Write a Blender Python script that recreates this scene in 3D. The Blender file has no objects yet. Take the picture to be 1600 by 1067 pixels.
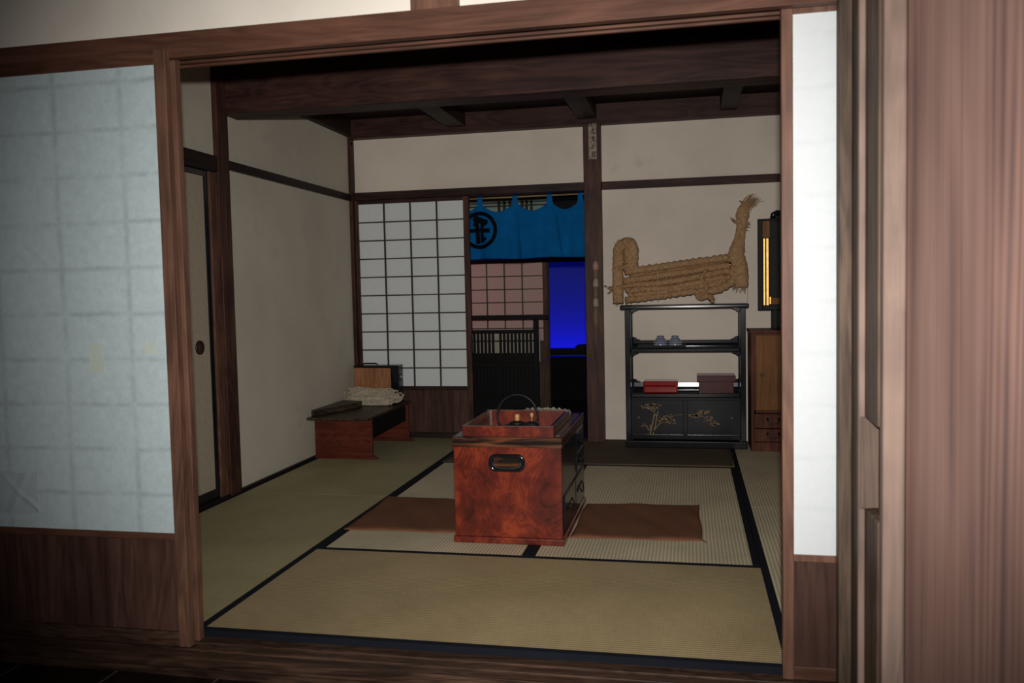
import bpy, bmesh, math, random
from mathutils import Vector, Matrix
rnd = random.Random(7)
sc = bpy.context.scene
COL = sc.collection
PI = math.pi

# ------------------------------------------------------------------ materials
def newmat(name, rough=.6, spec=.5, coat=0):
    m = bpy.data.materials.new(name); m.use_nodes = True
    b = m.node_tree.nodes['Principled BSDF']
    b.inputs['Roughness'].default_value = rough
    b.inputs['Specular IOR Level'].default_value = spec
    if coat:
        b.inputs['Coat Weight'].default_value = coat
        b.inputs['Coat Roughness'].default_value = .08
    return m, m.node_tree, b

def N(nt, typ, **kw):
    n = nt.nodes.new(typ)
    for k, v in kw.items():
        if k in n.inputs.keys(): n.inputs[k].default_value = v
        else: setattr(n, k, v)
    return n

def coords(nt, scale=(1, 1, 1), rot=(0, 0, 0)):
    tc = N(nt, 'ShaderNodeTexCoord'); mp = N(nt, 'ShaderNodeMapping')
    mp.inputs['Scale'].default_value = scale; mp.inputs['Rotation'].default_value = rot
    nt.links.new(tc.outputs['Object'], mp.inputs['Vector'])
    return mp.outputs['Vector']

def ramp(nt, fac, stops):
    r = N(nt, 'ShaderNodeValToRGB'); e = r.color_ramp.elements
    while len(e) < len(stops): e.new(.5)
    for i, (p, c) in enumerate(stops):
        e[i].position = p; e[i].color = (*c, 1) if len(c) == 3 else c
    nt.links.new(fac, r.inputs['Fac'])
    return r.outputs['Color']

def bump(nt, b, height, strength=.3, dist=.002):
    bp = N(nt, 'ShaderNodeBump'); bp.inputs['Strength'].default_value = strength
    bp.inputs['Distance'].default_value = dist
    nt.links.new(height, bp.inputs['Height']); nt.links.new(bp.outputs['Normal'], b.inputs['Normal'])

def mixc(nt, fac, a, b, mode='MIX'):
    m = N(nt, 'ShaderNodeMix', data_type='RGBA', blend_type=mode)
    if isinstance(fac, float): m.inputs[0].default_value = fac
    else: nt.links.new(fac, m.inputs[0])
    for s, v in ((6, a), (7, b)):
        if isinstance(v, tuple): m.inputs[s].default_value = (*v, 1)
        else: nt.links.new(v, m.inputs[s])
    return m.outputs[2]

def wood(name, dark, light, axis='Z', rough=.55, scale=1., grain=22., coat=0, spec=.2, bmp=.25, warp=.6, boards=None):
    """long streaky grain along one axis, with broader tone changes between growth bands"""
    m, nt, b = newmat(name, rough, spec, coat)
    st = .06
    sx = [grain * scale] * 3; sx['XYZ'.index(axis)] *= st
    v = coords(nt, tuple(sx))
    n1 = N(nt, 'ShaderNodeTexNoise', Scale=1.3, Detail=6, Roughness=.65, Distortion=warp)
    nt.links.new(v, n1.inputs['Vector'])
    s2 = [9 * scale] * 3; s2['XYZ'.index(axis)] *= .14
    v2 = coords(nt, tuple(s2))
    wv = N(nt, 'ShaderNodeTexNoise', Scale=.55, Detail=3, Roughness=.5, Distortion=warp * 1.5)
    nt.links.new(v2, wv.inputs['Vector'])
    sn = N(nt, 'ShaderNodeMath', operation='MULTIPLY'); nt.links.new(wv.outputs['Fac'], sn.inputs[0]); sn.inputs[1].default_value = 70
    si = N(nt, 'ShaderNodeMath', operation='SINE'); nt.links.new(sn.outputs[0], si.inputs[0])
    ad = N(nt, 'ShaderNodeMath', operation='MULTIPLY_ADD'); nt.links.new(si.outputs[0], ad.inputs[0]); ad.inputs[1].default_value = .09
    nt.links.new(n1.outputs['Fac'], ad.inputs[2])
    c = ramp(nt, ad.outputs[0], [(.28, dark), (.72, light)])
    # patches of wear
    v3 = coords(nt, (1, 1, 1)); n3 = N(nt, 'ShaderNodeTexNoise', Scale=3.2, Detail=4)
    nt.links.new(v3, n3.inputs['Vector'])
    w = ramp(nt, n3.outputs['Fac'], [(.3, (.72, .72, .72)), (.7, (1.2, 1.2, 1.2))])
    c = mixc(nt, 1., c, w, 'MULTIPLY')
    if boards:
        ax, pitch, off = boards
        tc = N(nt, 'ShaderNodeTexCoord'); sp = N(nt, 'ShaderNodeSeparateXYZ'); nt.links.new(tc.outputs['Object'], sp.inputs[0])
        d = N(nt, 'ShaderNodeMath', operation='MULTIPLY_ADD'); nt.links.new(sp.outputs[ax], d.inputs[0]); d.inputs[1].default_value = 1 / pitch; d.inputs[2].default_value = off
        fl = N(nt, 'ShaderNodeMath', operation='FLOOR'); nt.links.new(d.outputs[0], fl.inputs[0])
        wn = N(nt, 'ShaderNodeTexWhiteNoise', noise_dimensions='1D'); nt.links.new(fl.outputs[0], wn.inputs['W'])
        bt = ramp(nt, wn.outputs['Value'], [(0, (.7, .7, .7)), (1, (1.2, 1.2, 1.2))])
        c = mixc(nt, 1., c, bt, 'MULTIPLY')
    nt.links.new(c, b.inputs['Base Color'])
    bump(nt, b, ad.outputs[0], bmp, .0015)
    return m

def plain(name, col, rough=.6, spec=.5, coat=0, metal=0, noise=.12, nscale=12., bmp=0, bscale=60., emis=None):
    m, nt, b = newmat(name, rough, spec, coat)
    v = coords(nt); n = N(nt, 'ShaderNodeTexNoise', Scale=nscale, Detail=5); nt.links.new(v, n.inputs['Vector'])
    a = tuple(c * (1 - noise) for c in col); z = tuple(min(1, c * (1 + noise)) for c in col)
    nt.links.new(ramp(nt, n.outputs['Fac'], [(.3, a), (.7, z)]), b.inputs['Base Color'])
    b.inputs['Metallic'].default_value = metal
    if bmp:
        n2 = N(nt, 'ShaderNodeTexNoise', Scale=bscale, Detail=6); nt.links.new(v, n2.inputs['Vector'])
        bump(nt, b, n2.outputs['Fac'], bmp, .003)
    return m

def plaster(name, col):
    m, nt, b = newmat(name, .9, .2)
    v = coords(nt)
    n = N(nt, 'ShaderNodeTexNoise', Scale=1.6, Detail=6, Roughness=.6); nt.links.new(v, n.inputs['Vector'])
    c = ramp(nt, n.outputs['Fac'], [(.3, tuple(x * .86 for x in col)), (.55, col), (.8, tuple(min(1, x * 1.05) for x in col))])
    # a few brownish smudges
    n2 = N(nt, 'ShaderNodeTexNoise', Scale=3.7, Detail=3); nt.links.new(v, n2.inputs['Vector'])
    f = ramp(nt, n2.outputs['Fac'], [(.66, (0, 0, 0)), (.8, (1, 1, 1))])
    c = mixc(nt, f, c, tuple(x * .8 for x in col))
    nt.links.new(c, b.inputs['Base Color'])
    n3 = N(nt, 'ShaderNodeTexNoise', Scale=90, Detail=4); nt.links.new(v, n3.inputs['Vector'])
    bump(nt, b, n3.outputs['Fac'], .15, .002)
    return m

def paper(name, col, joints=None, trans=.0, mott=.08):
    """washi: fine fibrous mottling; optional darker lines along the grid behind"""
    m, nt, b = newmat(name, .85, .2)
    v = coords(nt)
    n = N(nt, 'ShaderNodeTexNoise', Scale=38, Detail=8, Roughness=.75); nt.links.new(v, n.inputs['Vector'])
    c = ramp(nt, n.outputs['Fac'], [(.3, tuple(x * (1 - mott) for x in col)), (.7, tuple(min(1, x * (1 + mott)) for x in col))])
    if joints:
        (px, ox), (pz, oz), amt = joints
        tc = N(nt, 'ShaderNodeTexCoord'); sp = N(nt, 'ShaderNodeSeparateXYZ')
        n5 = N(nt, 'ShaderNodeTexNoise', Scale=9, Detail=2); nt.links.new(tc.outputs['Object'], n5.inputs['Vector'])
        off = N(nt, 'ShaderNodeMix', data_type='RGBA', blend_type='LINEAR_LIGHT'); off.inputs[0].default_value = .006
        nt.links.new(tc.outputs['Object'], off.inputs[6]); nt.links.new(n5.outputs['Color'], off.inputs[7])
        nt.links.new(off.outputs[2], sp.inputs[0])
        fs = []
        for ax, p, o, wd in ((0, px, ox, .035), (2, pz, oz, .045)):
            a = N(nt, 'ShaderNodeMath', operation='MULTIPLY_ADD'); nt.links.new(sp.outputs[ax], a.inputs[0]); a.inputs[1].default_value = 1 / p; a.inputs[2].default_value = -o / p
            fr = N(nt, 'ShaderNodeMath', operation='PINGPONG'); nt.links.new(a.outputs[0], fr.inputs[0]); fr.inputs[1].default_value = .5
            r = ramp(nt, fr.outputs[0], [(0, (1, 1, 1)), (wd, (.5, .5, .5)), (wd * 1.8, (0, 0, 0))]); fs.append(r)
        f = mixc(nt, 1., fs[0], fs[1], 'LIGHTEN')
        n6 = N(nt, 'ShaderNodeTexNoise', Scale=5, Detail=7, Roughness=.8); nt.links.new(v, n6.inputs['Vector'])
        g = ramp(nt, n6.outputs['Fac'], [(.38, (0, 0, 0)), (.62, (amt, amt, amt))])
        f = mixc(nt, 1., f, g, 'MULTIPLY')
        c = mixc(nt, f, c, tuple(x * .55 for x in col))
    nt.links.new(c, b.inputs['Base Color'])
    n3 = N(nt, 'ShaderNodeTexNoise', Scale=14, Detail=5); nt.links.new(v, n3.inputs['Vector'])
    bump(nt, b, n3.outputs['Fac'], .12, .004)
    return m

def tatami(name, col, axis):
    m, nt, b = newmat(name, .62, .35)
    tc = N(nt, 'ShaderNodeTexCoord'); sp = N(nt, 'ShaderNodeSeparateXYZ'); nt.links.new(tc.outputs['Object'], sp.inputs[0])
    across = 1 if axis == 'X' else 0; along = 1 - across
    d = N(nt, 'ShaderNodeMath', operation='MULTIPLY'); nt.links.new(sp.outputs[across], d.inputs[0]); d.inputs[1].default_value = 2 * PI / .0145
    s = N(nt, 'ShaderNodeMath', operation='SINE'); nt.links.new(d.outputs[0], s.inputs[0])
    d2 = N(nt, 'ShaderNodeMath', operation='MULTIPLY'); nt.links.new(sp.outputs[along], d2.inputs[0]); d2.inputs[1].default_value = 2 * PI / .006
    s2 = N(nt, 'ShaderNodeMath', operation='SINE'); nt.links.new(d2.outputs[0], s2.inputs[0])
    h = N(nt, 'ShaderNodeMath', operation='MULTIPLY_ADD'); nt.links.new(s2.outputs[0], h.inputs[0]); h.inputs[1].default_value = .18; nt.links.new(s.outputs[0], h.inputs[2])
    v = coords(nt, (1, 1, 1)); n = N(nt, 'ShaderNodeTexNoise', Scale=2.2, Detail=6, Roughness=.65); nt.links.new(v, n.inputs['Vector'])
    c = ramp(nt, n.outputs['Fac'], [(.3, tuple(x * .84 for x in col)), (.7, tuple(x * 1.12 for x in col))])
    sc_ = [260, 260, 260]; sc_[across] = 14
    v2 = coords(nt, tuple(sc_)); n2 = N(nt, 'ShaderNodeTexNoise', Scale=1, Detail=3); nt.links.new(v2, n2.inputs['Vector'])
    c2 = ramp(nt, n2.outputs['Fac'], [(.3, (.92, .92, .9)), (.7, (1.07, 1.07, 1.05))])
    c = mixc(nt, 1., c, c2, 'MULTIPLY')
    rib_shade = ramp(nt, s.outputs[0], [(0, (.66, .64, .6)), (.4, (1.06, 1.06, 1.06))])  # shade in the grooves between ribs, painted into the colour
    c = mixc(nt, .8, c, mixc(nt, 1., c, rib_shade, 'MULTIPLY'))
    nt.links.new(c, b.inputs['Base Color'])
    bump(nt, b, h.outputs[0], .2, .001)
    return m

def cloth(name, col, rough=.9, sc_=500, bmp=.25, noise=.12):
    m, nt, b = newmat(name, rough, .15)
    v = coords(nt); n = N(nt, 'ShaderNodeTexNoise', Scale=6, Detail=6, Roughness=.7); nt.links.new(v, n.inputs['Vector'])
    c = ramp(nt, n.outputs['Fac'], [(.3, tuple(x * (1 - noise) for x in col)), (.7, tuple(x * (1 + noise) for x in col))])
    nt.links.new(c, b.inputs['Base Color'])
    n2 = N(nt, 'ShaderNodeTexNoise', Scale=sc_, Detail=2); nt.links.new(v, n2.inputs['Vector'])
    bump(nt, b, n2.outputs['Fac'], bmp, .001)
    return m

M = {}
M['frame'] = wood('weathered_frame_wood', (.06, .025, .016), (.12, .053, .034), 'X', .5, grain=40)
M['frameZ'] = wood('weathered_stile_wood', (.08, .038, .025), (.17, .085, .057), 'Z', .5, grain=45)
M['darkpost'] = wood('dark_brown_post', (.045, .03, .021), (.13, .085, .06), 'Z', .6, grain=60)
M['panelZ'] = wood('skirting_board_wood', (.045, .022, .017), (.1, .05, .038), 'Z', .42, grain=40, boards=(0, .17, .35))
M['sill'] = wood('sill_wood', (.022, .012, .009), (.1, .055, .036), 'X', .45, warp=1.6)
M['floorwood'] = wood('dark_floor_wood', (.006, .004, .003), (.02, .012, .009), 'Y', .35, boards=(0, .34, .1))
M['darkX'] = wood('smoked_beam_wood', (.025, .010, .008), (.07, .03, .023), 'X', .55)
M['darkY'] = wood('smoked_joist_wood', (.012, .007, .005), (.04, .022, .015), 'Y', .6)
M['darkZ'] = wood('smoked_pillar_wood', (.03, .012, .009), (.1, .042, .03), 'Z', .5)
M['darkrail'] = wood('dark_rail_wood', (.012, .006, .005), (.05, .022, .017), 'X', .5)
M['darkrailY'] = wood('dark_side_rail_wood', (.008, .005, .004), (.03, .015, .012), 'Y', .5)
def cedar():
    m, nt, b = newmat('red_cedar_board', .55, .4)
    v = coords(nt, (1, 1, .09)); n = N(nt, 'ShaderNodeTexNoise', Scale=2.6, Detail=3, Roughness=.45, Distortion=.5); nt.links.new(v, n.inputs['Vector'])
    tc = N(nt, 'ShaderNodeTexCoord'); sp = N(nt, 'ShaderNodeSeparateXYZ'); nt.links.new(tc.outputs['Object'], sp.inputs[0])
    d = N(nt, 'ShaderNodeMath', operation='MULTIPLY_ADD'); nt.links.new(n.outputs['Fac'], d.inputs[0]); d.inputs[1].default_value = .34; nt.links.new(sp.outputs[1], d.inputs[2])
    mu = N(nt, 'ShaderNodeMath', operation='MULTIPLY'); nt.links.new(d.outputs[0], mu.inputs[0]); mu.inputs[1].default_value = 2 * PI / .037
    si = N(nt, 'ShaderNodeMath', operation='SINE'); nt.links.new(mu.outputs[0], si.inputs[0])
    v2 = coords(nt, (7, 7, .6)); n2 = N(nt, 'ShaderNodeTexNoise', Scale=2, Detail=4, Roughness=.5); nt.links.new(v2, n2.inputs['Vector'])
    mr = N(nt, 'ShaderNodeMapRange'); nt.links.new(sp.outputs[1], mr.inputs[0])
    for i_, v_ in enumerate((-.55, -.95, .012, .15)): mr.inputs[i_ + 1].default_value = v_
    ad = N(nt, 'ShaderNodeMath', operation='MULTIPLY_ADD'); nt.links.new(si.outputs[0], ad.inputs[0]); nt.links.new(mr.outputs[0], ad.inputs[1]); nt.links.new(n2.outputs['Fac'], ad.inputs[2])
    c = ramp(nt, ad.outputs[0], [(.25, (.3, .19, .185)), (.45, (.5, .29, .24)), (.75, (.6, .37, .31))])
    v3 = coords(nt, (1, 1, .5)); n3 = N(nt, 'ShaderNodeTexNoise', Scale=2.5, Detail=3); nt.links.new(v3, n3.inputs['Vector'])
    c = mixc(nt, 1., c, ramp(nt, n3.outputs['Fac'], [(.3, (.7, .66, .66)), (.65, (1.15, 1.12, 1.1))]), 'MULTIPLY')
    nt.links.new(c, b.inputs['Base Color']); bump(nt, b, ad.outputs[0], .2, .002)
    return m
M['board'] = cedar()
M['stileR'] = wood('pale_worn_stile', (.2, .14, .115), (.3, .205, .168), 'Z', .6, grain=30)
M['brownZ'] = wood('greyed_door_wood', (.07, .045, .033), (.17, .11, .08), 'Z', .6, grain=30)
M['ceil'] = wood('dark_ceiling_board', (.012, .006, .005), (.04, .018, .014), 'X', .7, boards=(1, .3, 0))
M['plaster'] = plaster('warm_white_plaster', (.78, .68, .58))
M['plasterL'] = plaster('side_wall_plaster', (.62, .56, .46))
M['plasterF'] = plaster('front_wall_plaster', (.8, .73, .64))
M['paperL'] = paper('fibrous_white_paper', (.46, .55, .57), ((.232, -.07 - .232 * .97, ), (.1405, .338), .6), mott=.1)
M['paperL2'] = paper('replacement_paper', (.43, .49, .53), mott=.06)
M['patch'] = paper('cream_patch_paper', (.49, .55, .5), mott=.05)
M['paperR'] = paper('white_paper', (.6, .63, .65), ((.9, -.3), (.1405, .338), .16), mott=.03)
M['paperB'] = paper('soft_grey_paper', (.7, .73, .74), mott=.04)
M['paperP'] = paper('pinkish_paper', (.7, .5, .47), mott=.04)
M['paperT'] = paper('old_greenish_paper', (.36, .52, .45), mott=.05)
M['kumiko'] = plain('thin_dark_lattice_wood', (.03, .018, .013), .6)
M['fusuma'] = paper('tan_fusuma_paper', (.42, .36, .27), mott=.12)
M['lacq'] = plain('black_lacquer', (.008, .0095, .014), .13, .6, 0, noise=.2)
M['lacqdull'] = plain('dull_black_lacquer', (.007, .008, .011), .2, .35, 0, noise=.3)
M['black'] = plain('matt_black_wood', (.006, .0055, .0055), .55, .2)
M['redlacq'] = plain('red_lacquer', (.28, .012, .012), .12, .5, .5)
M['maroon'] = plain('maroon_lacquer', (.07, .012, .014), .22, .35)
M['tat_x'] = tatami('olive_tatami_across', (.46, .355, .2), 'X')
M['tat_y'] = tatami('olive_tatami_lengthwise', (.46, .41, .23), 'Y')
M['tat_pale'] = tatami('faded_tatami', (.72, .62, .44), 'Y')
M['border'] = cloth('black_mat_border', (.008, .01, .016))
M['cushion'] = cloth('brown_cotton', (.19, .082, .045), bmp=.4)
M['rug'] = cloth('dark_brown_felt', (.13, .095, .068))
M['noren'] = cloth('bright_blue_cotton', (.0, .11, .33), noise=.18)
M['ink'] = plain('black_dye', (.003, .004, .008), .9, .1)
M['iron'] = plain('cast_iron', (.03, .03, .032), .45, .5, 0, .7, bmp=.3)
M['ash'] = plain('pale_ash', (.2, .19, .18), .95, .1, noise=.3, nscale=50, bmp=.6)
M['copper'] = plain('worn_copper_lining', (.3, .24, .2), .35, .5, 0, .8)
M['cordc'] = plain('dark_bronze_pull', (.05, .025, .018), .35, .5, 0, .5)
M['knobwood'] = plain('pale_turned_wood', (.6, .33, .12), .45)
M['bamboo'] = plain('yellow_bamboo', (.3, .2, .08), .4)
M['straw'] = None
M['white'] = plain('unbleached_hemp', (.42, .36, .27), .9, .2, noise=.2, nscale=40, bmp=.4)
M['gold'] = plain('gold_leaf', (.75, .46, .14), .42, .5, 0, .85, noise=.2, nscale=40)
M['makie'] = plain('faded_gold_lacquer_painting', (.2, .12, .05), .5, .5, 0, .1, noise=.4, nscale=30)
M['brass'] = plain('grey_metal_fitting', (.35, .33, .3), .35, .5, 0, .8)
M['dimmetal'] = plain('tarnished_pull', (.07, .07, .065), .6, .4, 0, .5)
M['boxfront'] = wood('plain_cedar_lid', (.22, .09, .04), (.42, .19, .085), 'Z', .6, grain=30)
M['desk'] = wood('red_brown_desk_end', (.06, .012, .007), (.13, .03, .016), 'X', .4, warp=1.)
M['desktop'] = wood('dark_desk_top', (.02, .013, .009), (.085, .055, .034), 'Y', .38)
M['tansu'] = wood('brown_chest_wood', (.06, .02, .012), (.15, .05, .028), 'Z', .5, spec=.1)
M['tansudoor'] = wood('paler_chest_door', (.17, .068, .022), (.25, .11, .038), 'Z', .5, spec=.1)
M['tag'] = None
M['darkwall'] = plain('dark_outer_wall', (.01, .01, .012), .9)
M['sky'] = plain('painted_sky_screen', (.12, .16, .75), .9, .05, noise=.02)

def burl():
    m, nt, b = newmat('lacquered_zelkova', .3, .5, .0)
    v = coords(nt, (2.2, 2.2, 2.0))
    n = N(nt, 'ShaderNodeTexNoise', Scale=1.3, Detail=2, Roughness=.5, Distortion=1.6); nt.links.new(v, n.inputs['Vector'])
    mu = N(nt, 'ShaderNodeMath', operation='MULTIPLY'); nt.links.new(n.outputs['Fac'], mu.inputs[0]); mu.inputs[1].default_value = 120
    si = N(nt, 'ShaderNodeMath', operation='SINE'); nt.links.new(mu.outputs[0], si.inputs[0])
    n2 = N(nt, 'ShaderNodeTexNoise', Scale=4, Detail=5, Roughness=.6); nt.links.new(v, n2.inputs['Vector'])
    ad = N(nt, 'ShaderNodeMath', operation='MULTIPLY_ADD'); nt.links.new(si.outputs[0], ad.inputs[0]); ad.inputs[1].default_value = .045; nt.links.new(n2.outputs['Fac'], ad.inputs[2])
    c = ramp(nt, ad.outputs[0], [(.3, (.05, .007, .004)), (.5, (.13, .016, .008)), (.72, (.29, .043, .013))])
    nt.links.new(c, b.inputs['Base Color'])
    b.inputs['Coat Weight'].default_value = .12; b.inputs['Coat Roughness'].default_value = .15
    return m
M['burl'] = burl()

def streaky(name, dark, light, rough=.25):
    m, nt, b = newmat(name, rough, .5)
    v = coords(nt, (2.5, 2.5, 30)); n = N(nt, 'ShaderNodeTexNoise', Scale=1.5, Detail=4, Distortion=.6); nt.links.new(v, n.inputs['Vector'])
    nt.links.new(ramp(nt, n.outputs['Fac'], [(.42, dark), (.68, light)]), b.inputs['Base Color'])
    return m
M['rim'] = streaky('dark_striped_rim', (.012, .007, .006), (.2, .07, .03))

def strawmat():
    m, nt, b = newmat('dry_rice_straw', .85, .2)
    v = coords(nt, (60, 60, 60)); n = N(nt, 'ShaderNodeTexNoise', Scale=.7, Detail=8, Roughness=.75, Distortion=1.5); nt.links.new(v, n.inputs['Vector'])
    nt.links.new(ramp(nt, n.outputs['Fac'], [(.28, (.15, .075, .033)), (.5, (.4, .235, .12)), (.75, (.62, .42, .24))]), b.inputs['Base Color'])
    bump(nt, b, n.outputs['Fac'], .7, .004)
    return m
M['straw'] = strawmat()

def bowlmat():
    m, nt, b = newmat('blue_striped_porcelain', .15, .5)
    tc = N(nt, 'ShaderNodeTexCoord'); sp = N(nt, 'ShaderNodeSeparateXYZ'); nt.links.new(tc.outputs['Object'], sp.inputs[0])
    d = N(nt, 'ShaderNodeMath', operation='MULTIPLY'); nt.links.new(sp.outputs[2], d.inputs[0]); d.inputs[1].default_value = 2 * PI / .0125
    s = N(nt, 'ShaderNodeMath', operation='SINE'); nt.links.new(d.outputs[0], s.inputs[0])
    nt.links.new(ramp(nt, s.outputs[0], [(.45, (.05, .06, .16)), (.6, (.6, .62, .66))]), b.inputs['Base Color'])
    return m
M['bowl'] = bowlmat()

def tagmat():
    m, nt, b = newmat('aged_paper_slip', .8, .2)
    v = coords(nt, (60, 60, 45)); n = N(nt, 'ShaderNodeTexNoise', Scale=.8, Detail=4); nt.links.new(v, n.inputs['Vector'])
    nt.links.new(ramp(nt, n.outputs['Fac'], [(.35, (.2, .15, .11)), (.6, (.42, .34, .27))]), b.inputs['Base Color'])
    return m
M['tag'] = tagmat()

# ------------------------------------------------------------------ mesh helper
class MB:
    def __init__(s): s.v = []; s.f = []
    def add(s, vs, fs):
        o = len(s.v); s.v += [Vector(p) for p in vs]; s.f += [tuple(i + o for i in f) for f in fs]; return s
    def box(s, x0, x1, y0, y1, z0, z1):
        return s.hexa([(x0, y0, z0), (x1, y0, z0), (x1, y1, z0), (x0, y1, z0), (x0, y0, z1), (x1, y0, z1), (x1, y1, z1), (x0, y1, z1)])
    def hexa(s, p):
        return s.add(p, [(3, 2, 1, 0), (4, 5, 6, 7), (0, 1, 5, 4), (1, 2, 6, 5), (2, 3, 7, 6), (3, 0, 4, 7)])
    def bar(s, a, b, w, d):
        """rectangular bar from a to b, w wide sideways (perpendicular in XZ), d deep in Y"""
        a, b = Vector(a), Vector(b); t = (b - a).normalized()
        n = t.cross(Vector((0, 1, 0))).normalized() * w / 2; y = Vector((0, d / 2, 0))
        P = [a - n - y, a + n - y, a + n + y, a - n + y, b - n - y, b + n - y, b + n + y, b - n + y]
        return s.hexa(P)
    def prism(s, poly, y0, y1):
        """polygon of (x, z) pulled from y0 to y1"""
        n = len(poly)
        vs = [(x, y0, z) for x, z in poly] + [(x, y1, z) for x, z in poly]
        return s.add(vs, [tuple(range(n)), tuple(range(2 * n - 1, n - 1, -1))] + [(i, i + n, (i + 1) % n + n, (i + 1) % n) for i in range(n)])
    def prismx(s, poly, x0, x1):
        n = len(poly)
        vs = [(x0, y, z) for y, z in poly] + [(x1, y, z) for y, z in poly]
        return s.add(vs, [tuple(range(n)), tuple(range(2 * n - 1, n - 1, -1))] + [(i, i + n, (i + 1) % n + n, (i + 1) % n) for i in range(n)])
    def tube(s, pts, r, n=8, close=False, flat=1.):
        pts = [Vector(p) for p in pts]; m = len(pts)
        rr = r if isinstance(r, (list, tuple)) else [r] * m
        vs = []; up = None
        for i, p in enumerate(pts):
            t = (pts[(i + 1) % m] - pts[i - 1]) if close else (pts[min(i + 1, m - 1)] - pts[max(i - 1, 0)])
            if t.length < 1e-9: t = Vector((0, 0, 1))
            t.normalize()
            if up is None:
                up = Vector((0, 1, 0)) if abs(t.y) < .9 else Vector((1, 0, 0))
            up = (up - t * up.dot(t)).normalized(); sd = t.cross(up)
            for k in range(n):
                a = 2 * PI * k / n
                vs.append(p + up * math.cos(a) * rr[i] * flat + sd * math.sin(a) * rr[i])
        fs = []
        for i in range(m if close else m - 1):
            j = (i + 1) % m
            for k in range(n):
                fs.append((i * n + k, i * n + (k + 1) % n, j * n + (k + 1) % n, j * n + k))
        if not close: fs += [tuple(range(n - 1, -1, -1)), tuple((m - 1) * n + k for k in range(n))]
        return s.add(vs, fs)
    def lathe(s, prof, c, n=32, axis='Z'):
        vs = []; cx, cy, cz = c
        for r, h in prof:
            for k in range(n):
                a = 2 * PI * k / n; u, w = r * math.cos(a), r * math.sin(a)
                vs.append((cx + u, cy + w, cz + h) if axis == 'Z' else (cx + u, cy + h, cz + w) if axis == 'Y' else (cx + h, cy + u, cz + w))
        m = len(prof)
        fs = [(i * n + k, i * n + (k + 1) % n, (i + 1) * n + (k + 1) % n, (i + 1) * n + k) for i in range(m - 1) for k in range(n)]
        fs += [tuple(range(n - 1, -1, -1)), tuple((m - 1) * n + k for k in range(n))]
        return s.add(vs, fs)
    def slab(s, fn, nu, nv, th):
        """grid surface fn(u, v) -> point, thickened downwards along z (th vector)"""
        th = Vector(th); top = [Vector(fn(i / nu, j / nv)) for j in range(nv + 1) for i in range(nu + 1)]
        W = nu + 1; k = len(top); vs = top + [p + th for p in top]; fs = []
        for j in range(nv):
            for i in range(nu):
                a = j * W + i; fs.append((a, a + 1, a + 1 + W, a + W)); fs.append((a + k, a + W + k, a + 1 + W + k, a + 1 + k))
        for i in range(nu):
            fs.append((i, i + k, i + 1 + k, i + 1)); a = nv * W + i; fs.append((a, a + 1, a + 1 + k, a + k))
        for j in range(nv):
            a = j * W; fs.append((a, a + W, a + W + k, a + k)); a += nu; fs.append((a, a + k, a + W + k, a + W))
        return s.add(vs, fs)
    def build(s, name, mat, parent=None, bevel=0, smooth=False, seg=2, sub=0):
        off = world_of(parent)
        me = bpy.data.meshes.new(name); me.from_pydata([tuple(v - off) for v in s.v], [], s.f)
        bm = bmesh.new(); bm.from_mesh(me); bmesh.ops.recalc_face_normals(bm, faces=bm.faces); bm.to_mesh(me); bm.free()
        me.materials.append(mat)
        o = bpy.data.objects.new(name, me); COL.objects.link(o)
        if parent: o.parent = parent
        if bevel:
            md = o.modifiers.new('soft_edges', 'BEVEL'); md.width = bevel; md.segments = seg; md.limit_method = 'ANGLE'; md.angle_limit = math.radians(40)
            md.harden_normals = False
        if sub:
            md = o.modifiers.new('round', 'SUBSURF'); md.levels = sub; md.render_levels = sub
        if smooth or bevel:
            for p in me.polygons: p.use_smooth = smooth
        return o

def world_of(p):
    v = Vector((0, 0, 0))
    while p: v += p.location; p = p.parent
    return v

def props(o, label, cat, group=None, kind=None):
    o['label'] = label; o['category'] = cat
    if group: o['group'] = group
    if kind: o['kind'] = kind
    return o
def thing(name, label, cat, loc, group=None, kind=None):
    o = bpy.data.objects.new(name, None); o.empty_display_size = .05; COL.objects.link(o); o.location = loc
    return props(o, label, cat, group, kind)
def struct(name, mb, mat, label, cat, bevel=0, parent=None, smooth=False):
    o = mb.build(name, mat, parent, bevel, smooth)
    if not parent: props(o, label, cat, None, 'structure')
    return o
def box(x0, x1, y0, y1, z0, z1): return MB().box(x0, x1, y0, y1, z0, z1)

# ================================================================== THE ROOM
XL, XR, YB, ZT = -.885, 2.73, 3.59, 2.2       # left wall, right wall, back wall, underside of back beam
SZ = -.02                                     # sill top

# floors
struct('floor', box(-1.0, 2.8, -.0, 3.7, -.2, -.052), M['floorwood'], 'dark board floor under the straw mats', 'floor')
st = struct('floor', box(-4.5, 4.5, -4.2, -.16, -.2, -.075), M['floorwood'], 'dark wooden corridor floor in front of the raised room', 'floor')
g = MB()
for i in range(9):
    x = -1.55 + i * .34; g.box(x, x + .004, -4.2, -.16, -.076, -.0735)
g.build('board_seam', M['brownZ'], st)
struct('floor', box(-6, 7, 3.7, 13, -.75, -.62), M['darkwall'], 'black earth floor beyond the curtained doorway', 'floor')

# sill (two parts: grooved track and front beam)
s1 = MB()
for a, b_ in ((-.155, -.112), (-.1, -.062), (-.05, -.002)): s1.box(-2.6, 1.94, a, b_, -.03, SZ + .002)
s1.box(-2.6, 1.94, -.155, -.002, -.052, -.026)
struct('trim_1', s1, M['sill'], 'grooved wooden door sill along the front of the room', 'door sill', .0015)
struct('trim_2', box(-2.6, 1.94, -.165, -.0, -.085, -.052), M['sill'], 'heavy grained sill beam under the front doors', 'sill beam', .004)

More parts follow.
